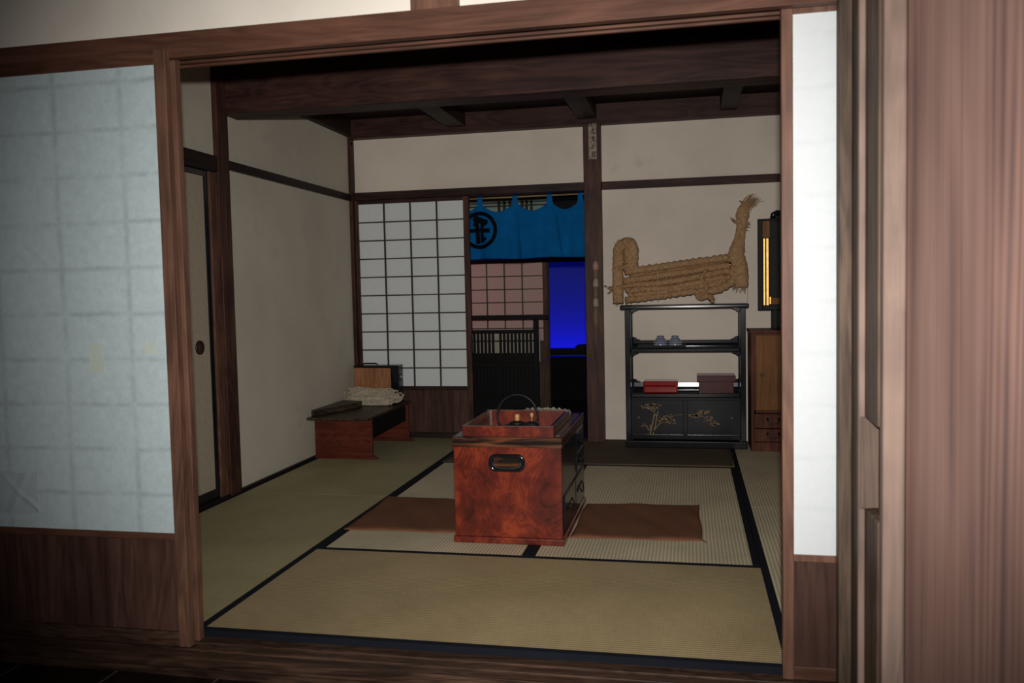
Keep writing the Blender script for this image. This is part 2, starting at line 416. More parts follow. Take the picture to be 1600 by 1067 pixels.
# front lintel
lt = MB(); lt.box(-2.6, 1.94, -.075, -.045, 1.785, 1.86)
struct('trim_3', lt, M['frame'], 'long horizontal brown lintel board over the room opening', 'lintel', .002)
lt2 = MB(); lt2.box(-2.6, 1.94, -.045, .1, 1.822, 1.86)
for a, b_ in ((-.045, -.028), (.0, .014), (.044, .058), (.086, .1)): lt2.box(-2.6, 1.94, a, b_, 1.8, 1.824)
struct('trim_4', lt2, M['frame'], 'grooved upper door track behind the front lintel', 'door track', .0015)
# front wall above the lintel
struct('wall_front', box(-2.6, 1.94, -.03, .04, 1.86, 3.0), M['plasterF'], 'white plaster wall above the front lintel', 'wall')
struct('trim_5', box(.778, .915, -.062, .06, 1.86, 3.0), M['frameZ'], 'short brown post standing on the lintel in white plaster', 'post', .003)

# left side outer: wall behind the front shoji doors
def shoji_front(name, x0, x1, y, lab, papermat, stile, grid_right=False):
    r = thing(name, lab, 'sliding door', ((x0 + x1) / 2, y, SZ), kind='structure')
    f = MB()
    f.box(x0, x0 + stile, y - .014, y + .014, SZ + .003, 1.806)
    f.box(x1 - stile, x1, y - .014, y + .014, SZ + .003, 1.806)
    f.build('stile', M['frameZ'], r, .002)
    f = MB(); f.box(x0 + stile, x1 - stile, y - .011, y + .012, 1.764, 1.806)
    f.box(x0 + stile, x1 - stile, y - .012, y + .012, .318, .34)
    f.build('rail', M['frame'], r, .002)
    box(x0 + stile, x1 - stile, y - .012, y + .012, SZ + .003, .028).build('bottom_rail', M['sill'], r, .002)
    box(x0 + stile, x1 - stile, y - .002, y + .006, .028, .318).build('wooden_panel', M['panelZ'], r)
    box(x0 + stile - .001, x1 - stile + .001, y - .009, y - .0075, .339, 1.765).build('paper', papermat, r)
    k = MB()
    n = 10
    for i in range(1, n): z = .338 + 1.427 * i / n; k.box(x0 + stile, x1 - stile, y - .0072, y + .006, z - .003, z + .003)
    m = max(1, round((x1 - x0 - 2 * stile) / .232))
    for i in range(1, m): x = x0 + stile + (x1 - x0 - 2 * stile) * i / m; k.box(x - .003, x + .003, y - .007, y + .0058, .338, 1.765)
    k.build('lattice', M['kumiko'], r)
    return r
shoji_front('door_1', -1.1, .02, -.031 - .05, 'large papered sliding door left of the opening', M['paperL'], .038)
d1_ = bpy.data.objects['door_1']
yp = -.081 - .0102
for nm_, (a0, a1, b0, b1) in (('tall_patch', (-.288, -.237, .838, .93)), ('small_patch', (-.098, -.052, .895, .93)), ('corner_patch', (-.66, -.5, .385, .52))):
    MB().slab(lambda u, v: (a0 + (a1 - a0) * u + .002 * math.sin(v * 9), yp - (.004 * max(0, 1 - abs(u - 1.1 + v * 1.0) * 9) * u + .002 * max(0, 1 - abs(u - .35 - v * .4) * 7) if nm_ == 'corner_patch' else 0), b0 + (b1 - b0) * v + .002 * math.sin(u * 8)), 24, 24, (0, .0007, 0)).build(nm_, M['patch'] if nm_ != 'corner_patch' else M['paperL2'], d1_)
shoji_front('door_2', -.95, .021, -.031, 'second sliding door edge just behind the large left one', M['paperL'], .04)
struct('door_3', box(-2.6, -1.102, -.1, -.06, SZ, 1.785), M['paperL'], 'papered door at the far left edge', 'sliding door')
# right shoji
r = thing('door_4', 'narrow strip of bright white paper door right of the opening', 'sliding door', (2.0, -.02, SZ), kind='structure')
y = -.016
f = MB(); f.box(1.787, 1.817, y - .016, y + .016, SZ + .003, 1.806); f.box(2.32, 2.36, y - .016, y + .016, SZ + .003, 1.806); f.build('stile', M['frameZ'], r, .002)
f = MB(); f.box(1.817, 2.32, y - .012, y + .012, 1.775, 1.806); f.box(1.817, 2.32, y - .012, y + .012, .312, .332); f.build('rail', M['frameZ'], r, .002)
box(1.817, 2.32, y - .012, y + .012, SZ + .003, .02).build('bottom_rail', M['frame'], r, .002)
box(1.817, 2.32, y - .003, y + .006, .02, .312).build('wooden_panel', M['panelZ'], r)
box(1.816, 2.321, y - .0095, y - .008, .331, 1.776).build('paper', M['paperR'], r)
k = MB()
for i in range(1, 10): z = .333 + .1425 * i; k.box(1.817, 2.32, y - .0078, y + .008, z - .003, z + .003)
for i in (1, 2): x = 1.817 + .503 * i / 3; k.box(x - .003, x + .003, y - .0076, y + .007, .332, 1.775)
k.build('lattice', M['kumiko'], r)

# right side, nearest to the viewer: stacked door edges and broad cedar board
ZB = -.075
struct('trim_6', MB().box(1.919, 2.4, -.11, -.068, ZB, 3.0).box(1.949, 2.4, -.195, -.11, ZB, 3.0), M['darkpost'], 'dark greyed corner post right of the bright paper door', 'post', .003)
nm = MB(); nm.box(1.962, 2.4, -.36, -.197, ZB, .515); nm.box(1.962, 2.4, -.36, -.197, .735, 3.0); nm.box(1.982, 2.4, -.36, -.2, .515, .735)
d5 = thing('door_5', 'dark sliding door edge with a carved pale finger hold', 'sliding door', (2.0, -.3, ZB), kind='structure')
nm.build('door_stile', M['brownZ'], d5, .004)
box(1.947, 1.9635, -.218, -.196, ZB + .003, 3.0).build('worn_edge', M['stileR'], d5, .004)
hp = MB(); P = [(1.9475, -.2215), (1.9812, -.285), (1.9812, -.2215)]
hp.add([(x, y_, z) for z in (.53, .722) for x, y_ in P] + [(1.9475, -.2215, .742), (1.9812, -.2215, .742), (1.9475, -.2215, .512), (1.9812, -.2215, .512)], [(0, 1, 4, 3), (1, 2, 5, 4), (2, 0, 3, 5), (3, 4, 6), (4, 5, 7), (4, 7, 6), (3, 6, 7, 5), (0, 8, 1), (1, 9, 2), (1, 8, 9), (0, 2, 9, 8)])
hp.build('finger_hold', M['stileR'], d5, .004)
struct('trim_7', box(2.014, 2.4, -.43, -.361, ZB, 3.0), M['stileR'], 'pale worn upright strip beside the broad red board', 'post', .004)
f = MB(); f.box(1.966, 2.014, -.395, -.362, ZB, 3.0); f.build('front_strip', M['stileR'], bpy.data.objects['trim_7'], .005)
struct('wall_right', box(2.008, 2.12, -3.2, -.43, ZB, 3.0), M['board'], 'broad reddish cedar board wall at the right edge', 'wall')

# tatami mats
def mat_thing(x0, x1, y0, y1, axis, m, lab):
    t = thing('tatami_mat', lab, 'tatami mat', ((x0 + x1) / 2, (y0 + y1) / 2, -.05), 'tatami mats on the floor')
    e = .001; bw = .028
    if axis == 'X':
        box(x0 + e, x1 - e, y0 + bw, y1 - bw, -.05, 0).build('straw_surface', m, t)
        for a, b_ in ((y0 + e, y0 + bw), (y1 - bw, y1 - e)): box(x0 + e, x1 - e, a, b_, -.05, .0012).build('cloth_border', M['border'], t, .001)
    else:
        box(x0 + bw, x1 - bw, y0 + e, y1 - e, -.05, 0).build('straw_surface', m, t)
        for a, b_ in ((x0 + e, x0 + bw), (x1 - bw, x1 - e)): box(a, b_, y0 + e, y1 - e, -.05, .0012).build('cloth_border', M['border'], t, .001)
    return t
mat_thing(0, 1.8, 0, .9, 'X', M['tat_x'], 'olive straw mat lying crosswise nearest the viewer')
mat_thing(-.872, 0, 0, 1.8, 'Y', M['tat_y'], 'olive straw mat along the left wall, front one')
mat_thing(-.872, 0, 1.8, 3.585, 'Y', M['tat_y'], 'olive straw mat along the left wall under the low desk')
mat_thing(0, .9, .9, 2.7, 'Y', M['tat_pale'], 'pale straw mat under the left brown cushion and brazier')
mat_thing(.9, 1.8, .9, 2.7, 'Y', M['tat_pale'], 'pale straw mat under the right brown cushion')
mat_thing(0, 1.8, 2.7, 3.585, 'X', M['tat_x'], 'straw mat covered by the dark brown rug at the back')
mat_thing(1.8, 2.7, 0, 1.8, 'Y', M['tat_pale'], 'pale straw mat at right behind the narrow paper door')
mat_thing(1.8, 2.7, 1.8, 3.585, 'Y', M['tat_pale'], 'pale straw mat in front of the brown chest')
# left-wall dark threshold
struct('baseboard_left', box(-.905, -.873, .0, 3.56, -.05, .012), M['darkrailY'], 'dark wooden threshold strip along the left wall', 'threshold', .002)
struct('baseboard_back', box(-.87, 2.72, 3.585, 3.7, -.05, .006), M['darkrail'], 'thin dark sill along the foot of the back wall', 'sill', .001)

# left wall
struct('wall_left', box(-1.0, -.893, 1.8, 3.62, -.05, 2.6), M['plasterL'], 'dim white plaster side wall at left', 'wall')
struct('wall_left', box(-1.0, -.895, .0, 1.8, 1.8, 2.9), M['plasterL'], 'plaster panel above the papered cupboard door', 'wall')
struct('trim_8', box(-.96, -.868, 1.705, 1.815, .0, 2.9), M['darkZ'], 'dark square pillar on the left wall', 'pillar', .003)
struct('trim_9', box(-.96, -.882, 1.635, 1.704, .0, 1.72), M['frameZ'], 'reddish door jamb beside the left pillar', 'door jamb', .003)
struct('trim_10', box(-.96, -.872, .0, 1.704, 1.722, 1.805), M['darkrailY'], 'black upper rail above the papered cupboard door', 'rail', .002)
struct('trim_11', box(-.9, -.872, 1.816, 3.53, 1.752, 1.8), M['darkrailY'], 'dark horizontal rail across the left plaster wall', 'rail', .002)
struct('trim_12', box(-.96, -.868, 3.53, 3.615, .0, 2.215), M['darkZ'], 'dark corner post between left wall and back wall', 'post', .002)
struct('trim_13', box(-.97, -.85, 1.9, 3.53, 2.216, 2.335), M['darkY'] , 'dark beam on top of the left plaster wall', 'beam', .003)
# fusuma
fz = thing('door_6', 'tan papered cupboard door with a round recessed pull', 'sliding door', (-.9, 1.2, .014), kind='structure')
box(-.915, -.9, .74, 1.602, .064, 1.69).build('papered_panel', M['fusuma'], fz)
f = MB(); f.box(-.917, -.893, 1.602, 1.634, .014, 1.72); f.box(-.917, -.893, .71, .74, .014, 1.72); f.box(-.917, -.893, .74, 1.602, 1.69, 1.72); f.box(-.917, -.893, .74, 1.602, .014, .064)
f.build('black_frame', M['lacqdull'], fz, .002)
hk = MB(); hk.lathe([(.0, .004), (.026, .004), (.031, .009), (.036, .007), (.037, .0)], (-.9, 1.506, .813), 28, 'X')
hk.build('door_pull', M['cordc'], fz, smooth=True)
box(-.915, -.9, .0, .705, .014, 1.72).build('second_panel', M['fusuma'], fz)

# back wall
struct('wall_back', box(-.87, .838, YB, YB + .06, 1.81, 2.45), M['plaster'], 'white plaster band above the back doors', 'wall')
struct('wall_back', box(.955, XR, YB, YB + .06, -.05, 2.45), M['plaster'], 'white plaster wall behind the black lacquer shelf', 'wall')
struct('wall_right', box(XR, XR + .1, 0, 3.7, -.05, 2.9), M['plasterL'], 'plaster side wall at right hidden behind the door', 'wall')
PB = box(.838, .957, 3.505, 3.66, .0, 2.4)
struct('trim_14', PB, M['darkZ'], 'dark main pillar between doorway and right wall', 'pillar', .003)
struct('trim_15', box(-.867, .837, 3.54, 3.65, 1.757, 1.812), M['darkrail'], 'dark lintel over the back paper door and doorway', 'lintel', .002)
struct('trim_16', box(.958, 2.7, 3.565, 3.6, 1.757, 1.812), M['darkX'], 'dark horizontal rail across the right plaster wall', 'rail', .002)
# black nail head
nl = MB(); nl.lathe([(0, 0), (.008, 0), (.009, .004), (.006, .008), (0, .009)], (-.86, 3.527, 2.165), 12, 'Y')
# beams
struct('trim_17', box(-.9, 2.72, 1.8, 1.97, 2.042, 2.5), M['darkX'], 'massive dark ceiling beam crossing the room', 'beam', .006)
struct('trim_18', box(-.88, 2.72, 3.5, 3.66, 2.2, 2.46), M['darkX'], 'dark beam along the top of the back wall', 'beam', .004)
for i, (x0, lab) in enumerate(((-.125, 'left ceiling joist above the back paper door'), (.805, 'middle ceiling joist ending above the main pillar'), (1.755, 'right ceiling joist above the black shelf'))):
    struct('trim_%d' % (19 + i), box(x0, x0 + (.135, .13, .11)[i], 1.97, 3.5, 2.235, 2.33), M['darkY'], lab, 'ceiling joist', .004)
struct('ceiling', box(-.95, 2.8, 1.97, 3.7, 2.332, 2.36), M['ceil'], 'dark boarded ceiling over the back half of the room', 'ceiling')
struct('ceiling', box(-1.0, 2.8, .04, 1.8, 2.95, 3.0), M['ceil'], 'high black ceiling over the front half of the room', 'ceiling')

# back left shoji
r = thing('door_7', 'back paper sliding door with dark wooden grid', 'sliding door', (-.43, 3.575, .006), kind='structure')
y = 3.575
px0, px1, pz0, pz1 = -.842, -.04, .385, 1.728
f = MB(); f.box(-.866, px0, y - .016, y + .016, .008, 1.756); f.box(px1, .002, y - .016, y + .016, .008, 1.756); f.build('stile', M['darkZ'], r, .002)
f = MB(); f.box(px0, px1, y - .014, y + .014, pz1, 1.756); f.box(px0, px1, y - .014, y + .014, .355, pz0); f.box(px0, px1, y - .014, y + .014, .008, .045); f.build('rail', M['darkrail'], r, .002)
box(px0, px1, y - .003, y + .006, .045, .355).build('wooden_panel', M['panelZ'], r)
box(px0, px1, y + .004, y + .006, pz0, pz1).build('paper', M['paperB'], r)
k = MB()
for i in range(1, 4): x = px0 + (px1 - px0) * i / 4; k.box(x - .005, x + .005, y - .011, y + .003, pz0, pz1)
for i in range(1, 10): z = pz0 + (pz1 - pz0) * i / 10; k.box(px0, px1, y - .009, y + .003, z - .0045, z + .0045)
k.build('lattice', M['kumiko'], r)

# ================================================================== BEYOND THE DOORWAY
y = 6.1
struct('trim_22', box(-3, 3, 6.07, 6.18, 1.352, 1.392), M['black'], 'black rail over the far pink paper door', 'rail')
struct('trim_23', box(.125, .157, 6.121, 6.16, -.62, 1.352), M['brownZ'], 'thin brown door post beside the blue light', 'post', .003)
r = thing('door_8', 'far pinkish paper sliding door seen under the blue curtain', 'sliding door', (-.4, y, -.6), kind='structure')
box(-1.02, .1, y, y + .004, .56, 1.352).build('paper', M['paperP'], r)
f = MB(); f.box(.1, .149, y - .015, y + .02, -.6, 1.352); f.box(-1.06, -1.02, y - .015, y + .02, -.6, 1.352); f.build('stile', M['frameZ'], r, .002)
box(-1.02, .1, y - .01, y + .015, -.6, .56).build('wooden_panel', M['brownZ'], r)
k = MB()
for i in range(1, 7): z = 1.352 - .132 * i; k.box(-1.02, .1, y - .012, y, z - .005, z + .005)
for i in range(0, 5): x = -.11 - .184 * i; k.box(x - .005, x + .005, y - .014, y, .56, 1.352)
k.build('lattice', M['kumiko'], r)
struct('wall_back', box(-3, .12, 6.125, 6.2, -.62, 1.39), M['darkwall'], 'dark wall behind the far pink door', 'wall')
# transom lattice window above
r = thing('window_1', 'dim latticed transom window above the blue curtain', 'transom window', (-.2, 6.15, 1.4), kind='structure')
box(-1.5, .17, 6.16, 6.17, 1.4, 2.06).build('pane', M['paperT'], r)
k = MB(); k.box(-1.5, .17, 6.1, 6.15, 1.985, 2.005); k.box(-1.5, .17, 6.085, 6.1, 1.925, 1.938); k.box(-1.5, .17, 6.12, 6.15, 1.8, 1.815); k.box(-1.5, .17, 6.1, 6.15, 2.06, 2.12)
for x in (-.34, -.285, -.225, -.1, -.055, -.005): k.box(x - .009, x + .009, 6.1, 6.15, 1.4, 1.98)
k.build('lattice', M['kumiko'], r)
struct('wall_back', box(.175, .9, 6.12, 6.2, 1.392, 2.6), M['darkwall'], 'black wall above the blue light', 'wall')
struct('trim_24', box(-2, 2, 6.05, 6.18, 2.12, 2.4), M['black'], 'black beam over the far transom window', 'beam')
struct('ceiling', box(-3, 4, 3.7, 6.2, 2.4, 2.45), M['black'], 'black ceiling beyond the doorway', 'ceiling')
struct('wall_left', box(-1.9, -1.85, 3.7, 6.2, -.62, 2.4), M['darkwall'], 'dark side wall of the passage beyond', 'wall')
struct('wall_right', box(2.6, 2.65, 3.72, 6.3, -.62, 2.4), M['darkwall'], 'dark right side wall of the passage beyond', 'wall')
# grille
gr = thing('lattice_screen', 'black slatted wooden screen in front of the far pink door', 'lattice screen', (-.25, 5.6, -.62))
f = MB(); f.box(-.9, .225, 5.585, 5.625, .795, .838); f.box(-.9, .086, 5.59, 5.62, .665, .7); f.box(-.9, .086, 5.59, 5.62, .345, .385); f.box(-.9, .086, 5.59, 5.62, .03, .055); f.build('rail', M['black'], gr, .002)
box(.086, .134, 5.585, 5.625, -.62, .795).build('post', M['black'], gr, .002)
sl = MB()
i = 0; x = -.88
while x < .07:
    if abs((x + .30) % .5) > .02:
        sl.box(x, x + .024, 5.6, 5.612, .055, .665)
    x += .037
sl.box(-.9, .086, 5.612, 5.616, .585, .597); sl.box(-.9, .086, 5.612, 5.616, .46, .475)
sl.build('slats', M['black'], gr)
bb = box(-.9, .13, 5.7, 5.72, .385, .7).build('backing_board', M['plasterL'], gr)
box(-.9, .085, 5.625, 5.64, -.62, .46).build('lower_panel', M['black'], gr)
# blue evening backdrop with silhouettes
struct('wall_back', box(-7, 7, 12.0, 12.1, -1.5, 4.5), M['sky'], 'plain backdrop wall glowing blue at dusk', 'backdrop')
rf = thing('roof_silhouette', 'black low roof outline against the blue backdrop', 'roof', (-.2, 10, -.62))
MB().box(-3, 3, 9.9, 10.3, .12, .205).build('ridge_beam', M['black'], rf)
MB().box(-.08, 3, 9.9, 10.3, .205, .26).build('ridge_end', M['black'], rf)
for x in (-2.5, 2.5): box(x, x + .1, 9.95, 10.1, -.62, .12).build('post', M['black'], rf)
struct('wall_back', box(-3, 3, 10.6, 10.7, -.62, .052), M['darkwall'], 'low black wall below the blue backdrop', 'wall')

# ================================================================== NOREN
nr = thing('noren_curtain', 'bright blue half curtain with black round crest in doorway', 'noren curtain', (.4, 3.69, 1.3))
nt_ = MB()
tabs = [.054 - .255, .054, .316, .569, .792]
tabz = 1.705
def topz(x):
    for a, b_ in zip(tabs, tabs[1:]):
        if a <= x <= b_:
            t = (x - a) / (b_ - a); return tabz - .006 - .054 * (math.sin(PI * t) ** 1.35)
    return tabz
def cy(x, t):
    return 3.69 + t * (.02 * math.sin(x * 21 + 1) + .009 * math.sin(x * 47)) + .006 * math.sin(x * 24.5 + .6) * (1 - t) \
        - .022 * t * math.exp(-((x - .33 - .04 * t) / .02) ** 2) + .024 * t * math.exp(-((x - .58 - .07 * t) / .02) ** 2) - .02 * t * math.exp(-((x - .63 - .03 * t) / .018) ** 2)
def nor(u, v):
    x = -.2 + 1.033 * u; t = 1 - v; zt = topz(x); zb = 1.305 + .004 * math.sin(x * 14)
    return (x, cy(x, t), zb + (zt - zb) * v)
nt_.slab(nor, 110, 26, (0, .0015, 0))
nt_.build('cloth', M['noren'], nr, smooth=True)
tb = MB()
for x in tabs[1:]:
    w = .018
    tb = MB(); tb.slab(lambda u, v, x=x, w=w: (x + (u * 2 - 1) * (w + .022 * (1 - v) ** 3), 3.688 + .004 * math.cos(v * 3), tabz - .045 + .097 * v), 6, 10, (0, .0015, 0))
    tb.build('hanging_loop', M['noren'], nr, smooth=True)
# crest
def yc(x, z): return cy(x, 1 - (z - 1.305) / (topz(x) - 1.305)) - .0016
cr = MB(); CX, CZ, R1, R0 = .047, 1.517, .137, .108
n = 72; vs = []; fs = []
for k in range(n):
    a = 2 * PI * k / n
    for R in (R0, R1):
        x, z = CX + R * math.cos(a) * .98, CZ + R * math.sin(a); vs.append((x, yc(x, z), z))
for k in range(n): j = (k + 1) % n; fs.append((2 * k, 2 * k + 1, 2 * j + 1, 2 * j))
cr.add(vs, fs)
def stroke(mb, pts, w):
    """flat brush stroke made of small quads that follow the cloth"""
    vs = []; fs = []; P = []
    for (a, b_), (c, d), (w0, w1) in zip(pts, pts[1:], zip(w, w[1:])):
        for i in range(8):
            t = i / 8; P.append((a + (c - a) * t, b_ + (d - b_) * t, w0 + (w1 - w0) * t))
    P.append((*pts[-1], w[-1]))
    for i, (x, z, ww) in enumerate(P):
        q = P[min(i + 1, len(P) - 1)]; p = P[max(i - 1, 0)]; tx, tz = q[0] - p[0], q[1] - p[1]; L = math.hypot(tx, tz) or 1
        nx, nz = -tz / L * ww / 2, tx / L * ww / 2
        for k in (-1, 0, 1): xx, zz = x + k * nx, z + k * nz; vs.append((xx, yc(xx, zz) , zz))
    for i in range(len(P) - 1):
        for k in (0, 1): a = i * 3 + k; fs.append((a, a + 1, a + 4, a + 3))
    mb.add(vs, fs)
def E_(px_, py_): return (CX + (px_ - 255) / 10.17 / 218., CZ - (py_ - 660) / 10.17 / 218.)   # zoomed crest drawing -> metres
stroke(cr, [E_(150, 500), E_(200, 470), E_(300, 520), E_(395, 540)], [.024, .042, .044, .034])
stroke(cr, [E_(160, 590), E_(200, 520)], [.02, .03])
stroke(cr, [E_(95, 668), E_(260, 662), E_(430, 672)], [.028, .032, .032])
stroke(cr, [E_(205, 500), E_(215, 700), E_(220, 880)], [.03, .031, .032])
stroke(cr, [E_(295, 510), E_(290, 700), E_(292, 860)], [.024, .026, .03])
stroke(cr, [E_(285, 760), E_(350, 830)], [.026, .036])
stroke(cr, [E_(290, 620), E_(345, 560)], [.015, .02])
cr.build('crest', M['ink'], nr)
pl = MB(); pl.tube([(-.3, 3.699, 1.747), (.83, 3.699, 1.75)], .006, 10)
props(pl.build('bamboo_pole', M['bamboo'], smooth=True), 'thin yellow bamboo pole carrying the blue curtain', 'curtain pole')

# ================================================================== PILLAR ORNAMENTS
tg = thing('paper_slip', 'narrow aged paper slip with black writing pasted on pillar top', 'paper slip', (.905, 3.503, 1.96))
box(.877, .932, 3.502, 3.5049, 1.96, 2.222).build('sheet', M['tag'], tg)
w = MB(); yt = 3.5008
def st2(pts, wd=.004):
    for (a, b_), (c, d) in zip(pts, pts[1:]): w.bar((a, yt, b_), (c, yt, d), wd, .0006)
n = 14
st2([(.899 + .017 * math.cos(.5 + 5.0 * k / n), 2.196 + .014 * math.sin(.5 + 5.0 * k / n)) for k in range(n + 1)], .003)
st2([(.893, 2.2), (.907, 2.202)]); st2([(.901, 2.209), (.9, 2.187)]); st2([(.892, 2.19), (.91, 2.192)], .003)
st2([(.918, 2.209), (.924, 2.202)]); st2([(.914, 2.195), (.927, 2.19)]); st2([(.921, 2.2), (.917, 2.184)], .003)
st2([(.904, 2.168), (.906, 2.15)], .005); st2([(.898, 2.157), (.915, 2.153)], .003)
st2([(.893, 2.132), (.902, 2.138), (.926, 2.137)], .003); st2([(.914, 2.14), (.918, 2.13)])
st2([(.894, 2.108), (.925, 2.11)], .003); st2([(.909, 2.118), (.908, 2.083)]); st2([(.898, 2.098), (.92, 2.098)], .003); st2([(.895, 2.086), (.924, 2.087)], .003)
st2([(.909, 2.062), (.903, 2.03)]); st2([(.91, 2.045), (.92, 2.032)], .003); st2([(.897, 2.052), (.92, 2.055)], .003)
st2([(.9, 2.008), (.922, 2.01)], .003); st2([(.903, 2.012), (.902, 1.98)], .003); st2([(.921, 2.01), (.92, 1.982)], .003); st2([(.902, 1.996), (.92, 1.996)], .003); st2([(.911, 1.99), (.904, 1.972)]); st2([(.911, 1.99), (.925, 1.972)])
w.build('brush_writing', M['ink'], tg)

hg = thing('hanging_wooden_ornament', 'string of pale wooden pieces hanging on the dark main pillar', 'ornament', (.912, 3.483, .7))
hx, hy = .916, 3.483
def seg(z0, z1, prof, name, m):
    q = MB(); q.lathe([(r_, z0 + (z1 - z0) * t) for r_, t in prof], (hx - .006 * (1.26 - z0) * 2, hy, 0), 20); q.build(name, m, hg, smooth=True)
M['pinkwood'] = plain('pinkish_wood', (.42, .24, .18), .5); M['cord'] = plain('brown_braid', (.18, .12, .08), .8, bmp=.6, bscale=120)
M['greywood'] = plain('greyish_wood', (.34, .28, .22), .7)
seg(1.198, 1.265, [(0, 0), (.021, .02), (.022, .55), (.018, .85), (.008, .98), (0, 1)], 'pink_cap', M['pinkwood'])
seg(1.145, 1.198, [(0, 0), (.017, .02), (.019, .2), (.016, .5), (.019, .85), (.019, .98), (0, 1)], 'corded_part', M['cord'])
seg(1.08, 1.145, [(0, 0), (.02, .05), (.021, .35), (.018, .7), (.013, .98), (0, 1)], 'pale_bell', M['greywood'])
seg(1.01, 1.08, [(0, 0), (.019, .02), (.016, .3), (.017, .7), (.018, .98), (0, 1)], 'corded_part', M['cord'])
seg(.945, 1.01, [(0, 0), (.02, .05), (.021, .35), (.018, .75), (.012, .98), (0, 1)], 'pale_bell', M['greywood'])
seg(.79, .945, [(0, 0), (.012, .02), (.018, .25), (.019, .55), (.017, .8), (.018, .98), (0, 1)], 'corded_part', M['cord'])
q = MB(); q.tube([(hx - .006, hy, .8), (hx - .007, hy + .004, .72), (hx - .003, hy + .006, .68)], [.004, .003, .001], 6); q.tube([(hx, hy + .01, 1.26), (hx + .001, hy + .014, 1.3)], .002, 6); q.build('cord', M['cord'], hg)
props(nl.build('nail', M['black'], smooth=True), 'black nail head in the back corner post', 'nail')

# ================================================================== HIBACHI
hb = thing('long_brazier', 'red-brown lacquered long brazier chest in room centre', 'brazier', (.79, 1.41, .0))
X0, X1, Y0, Y1 = .558, 1.02, 1.045, 1.79
b_ = MB(); b_.box(X0, X1, Y0, Y0 + .02, .03, .412); b_.build('front_panel', M['burl'], hb, .002)
b_ = MB(); b_.box(X0, X0 + .02, Y0 + .02, Y1, .03, .412); b_.box(X0 + .02, X1 - .02, Y1 - .02, Y1, .03, .412); b_.build('far_panel', M['burl'], hb, .002)
b_ = MB(); b_.box(X0 - .008, X1 + .008, Y0 - .008, Y1 + .008, .0013, .03); b_.build('base_board', M['burl'], hb, .006)
b_ = MB()
b_.box(X0 - .003, X1 + .003, Y0 - .003, Y0 + .03, .412, .455); b_.box(X0 - .003, X1 + .003, Y1 - .03, Y1 + .003, .412, .455)
b_.box(X0 - .003, X0 + .03, Y0 + .03, Y1 - .03, .412, .455); b_.box(X1 - .03, X1 + .003, Y0 + .03, Y1 - .03, .412, .455)
b_.build('rim', M['rim'], hb, .002)
# inner raised box
ix0, ix1, iy0, iy1, yd = .592, .985, 1.07, 1.76, 1.53
b_ = MB(); b_.box(ix0, ix1, iy0, iy0 + .02, .4, .497); b_.build('inner_front_board', M['burl'], hb, .002)
b_ = MB(); b_.box(ix0, ix1, yd, yd + .016, .3, .5); b_.build('divider_board', M['burl'], hb, .002)
b_ = MB(); b_.box(ix0, ix0 + .018, iy0 + .02, yd, .4, .499); b_.build('inner_side_board', M['rim'], hb, .002)
box(ix1 - .018, ix1, iy0 + .02, yd, .4, .499).build('inner_side_board', M['rim'], hb, .002)
b_ = MB(); b_.box(X1 - .032, X1 - .012, Y0 + .05, Y1 - .05, .4552, .4562); b_.box(ix0 + .018, ix0 + .022, yd - .004, yd, .4, .5); b_.box(ix0, ix1, yd - .003, yd + .019, .5, .5012)
b_.box(ix0 - .001, ix1 + .001, iy0 - .001, iy0 + .021, .497, .4982); b_.build('metal_edging', M['copper'], hb)
box(ix0, ix1, yd + .016, iy1, .43, .456).build('rear_deck', M['rim'], hb, .002)
def ash(u, v): return (ix0 + .018 + (ix1 - ix0 - .036) * u, iy0 + .02 + (yd - iy0 - .02) * v, .408 + .012 * math.sin(u * 9) * math.sin(v * 7) + .006 * math.sin(u * 31 + v * 23))
MB().slab(ash, 26, 26, (0, 0, -.03)).build('ash_bed', M['ash'], hb, smooth=True)
box(X0 + .02, X1 - .02, Y0 + .02, Y1 - .02, .03, .3).build('inner_box', M['black'], hb)
# right side with drawers
b_ = MB(); b_.box(X1 - .02, X1, Y0 + .02, Y1, .03, .412); b_.build('side_panel', M['lacq'], hb, .0015)
hw = MB()
def pull(mb, yc_, zc, wd=.1):
    x = X1 + .002
    mb.tube([(x + .004, yc_ - wd / 2, zc), (x + .012, yc_ - wd / 2, zc - .012), (x + .016, yc_ - wd * .3, zc - .03), (x + .017, yc_, zc - .034), (x + .016, yc_ + wd * .3, zc - .03), (x + .012, yc_ + wd / 2, zc - .012), (x + .004, yc_ + wd / 2, zc)], .0035, 8)
    for s_ in (-1, 1): mb.lathe([(.0, .0), (.014, .0), (.013, .003), (.006, .005), (.005, .009), (0, .01)], (x - .001, yc_ + s_ * wd / 2, zc), 14, 'X')
for (y0, y1, z0, z1) in ((1.09, 1.42, .055, .2), (1.44, 1.75, .055, .2), (1.5, 1.75, .215, .3), (1.5, 1.75, .315, .4)):
    d = box(X1 - .001, X1 + .006, y0, y1, z0, z1).build('drawer', M['lacq'], hb, .003)
    q = MB(); pull(q, (y0 + y1) / 2, (z0 + z1) / 2 + .012, min(.1, (z1 - z0) * .75)); q.build('drawer_handle', M['iron'], d, smooth=True)
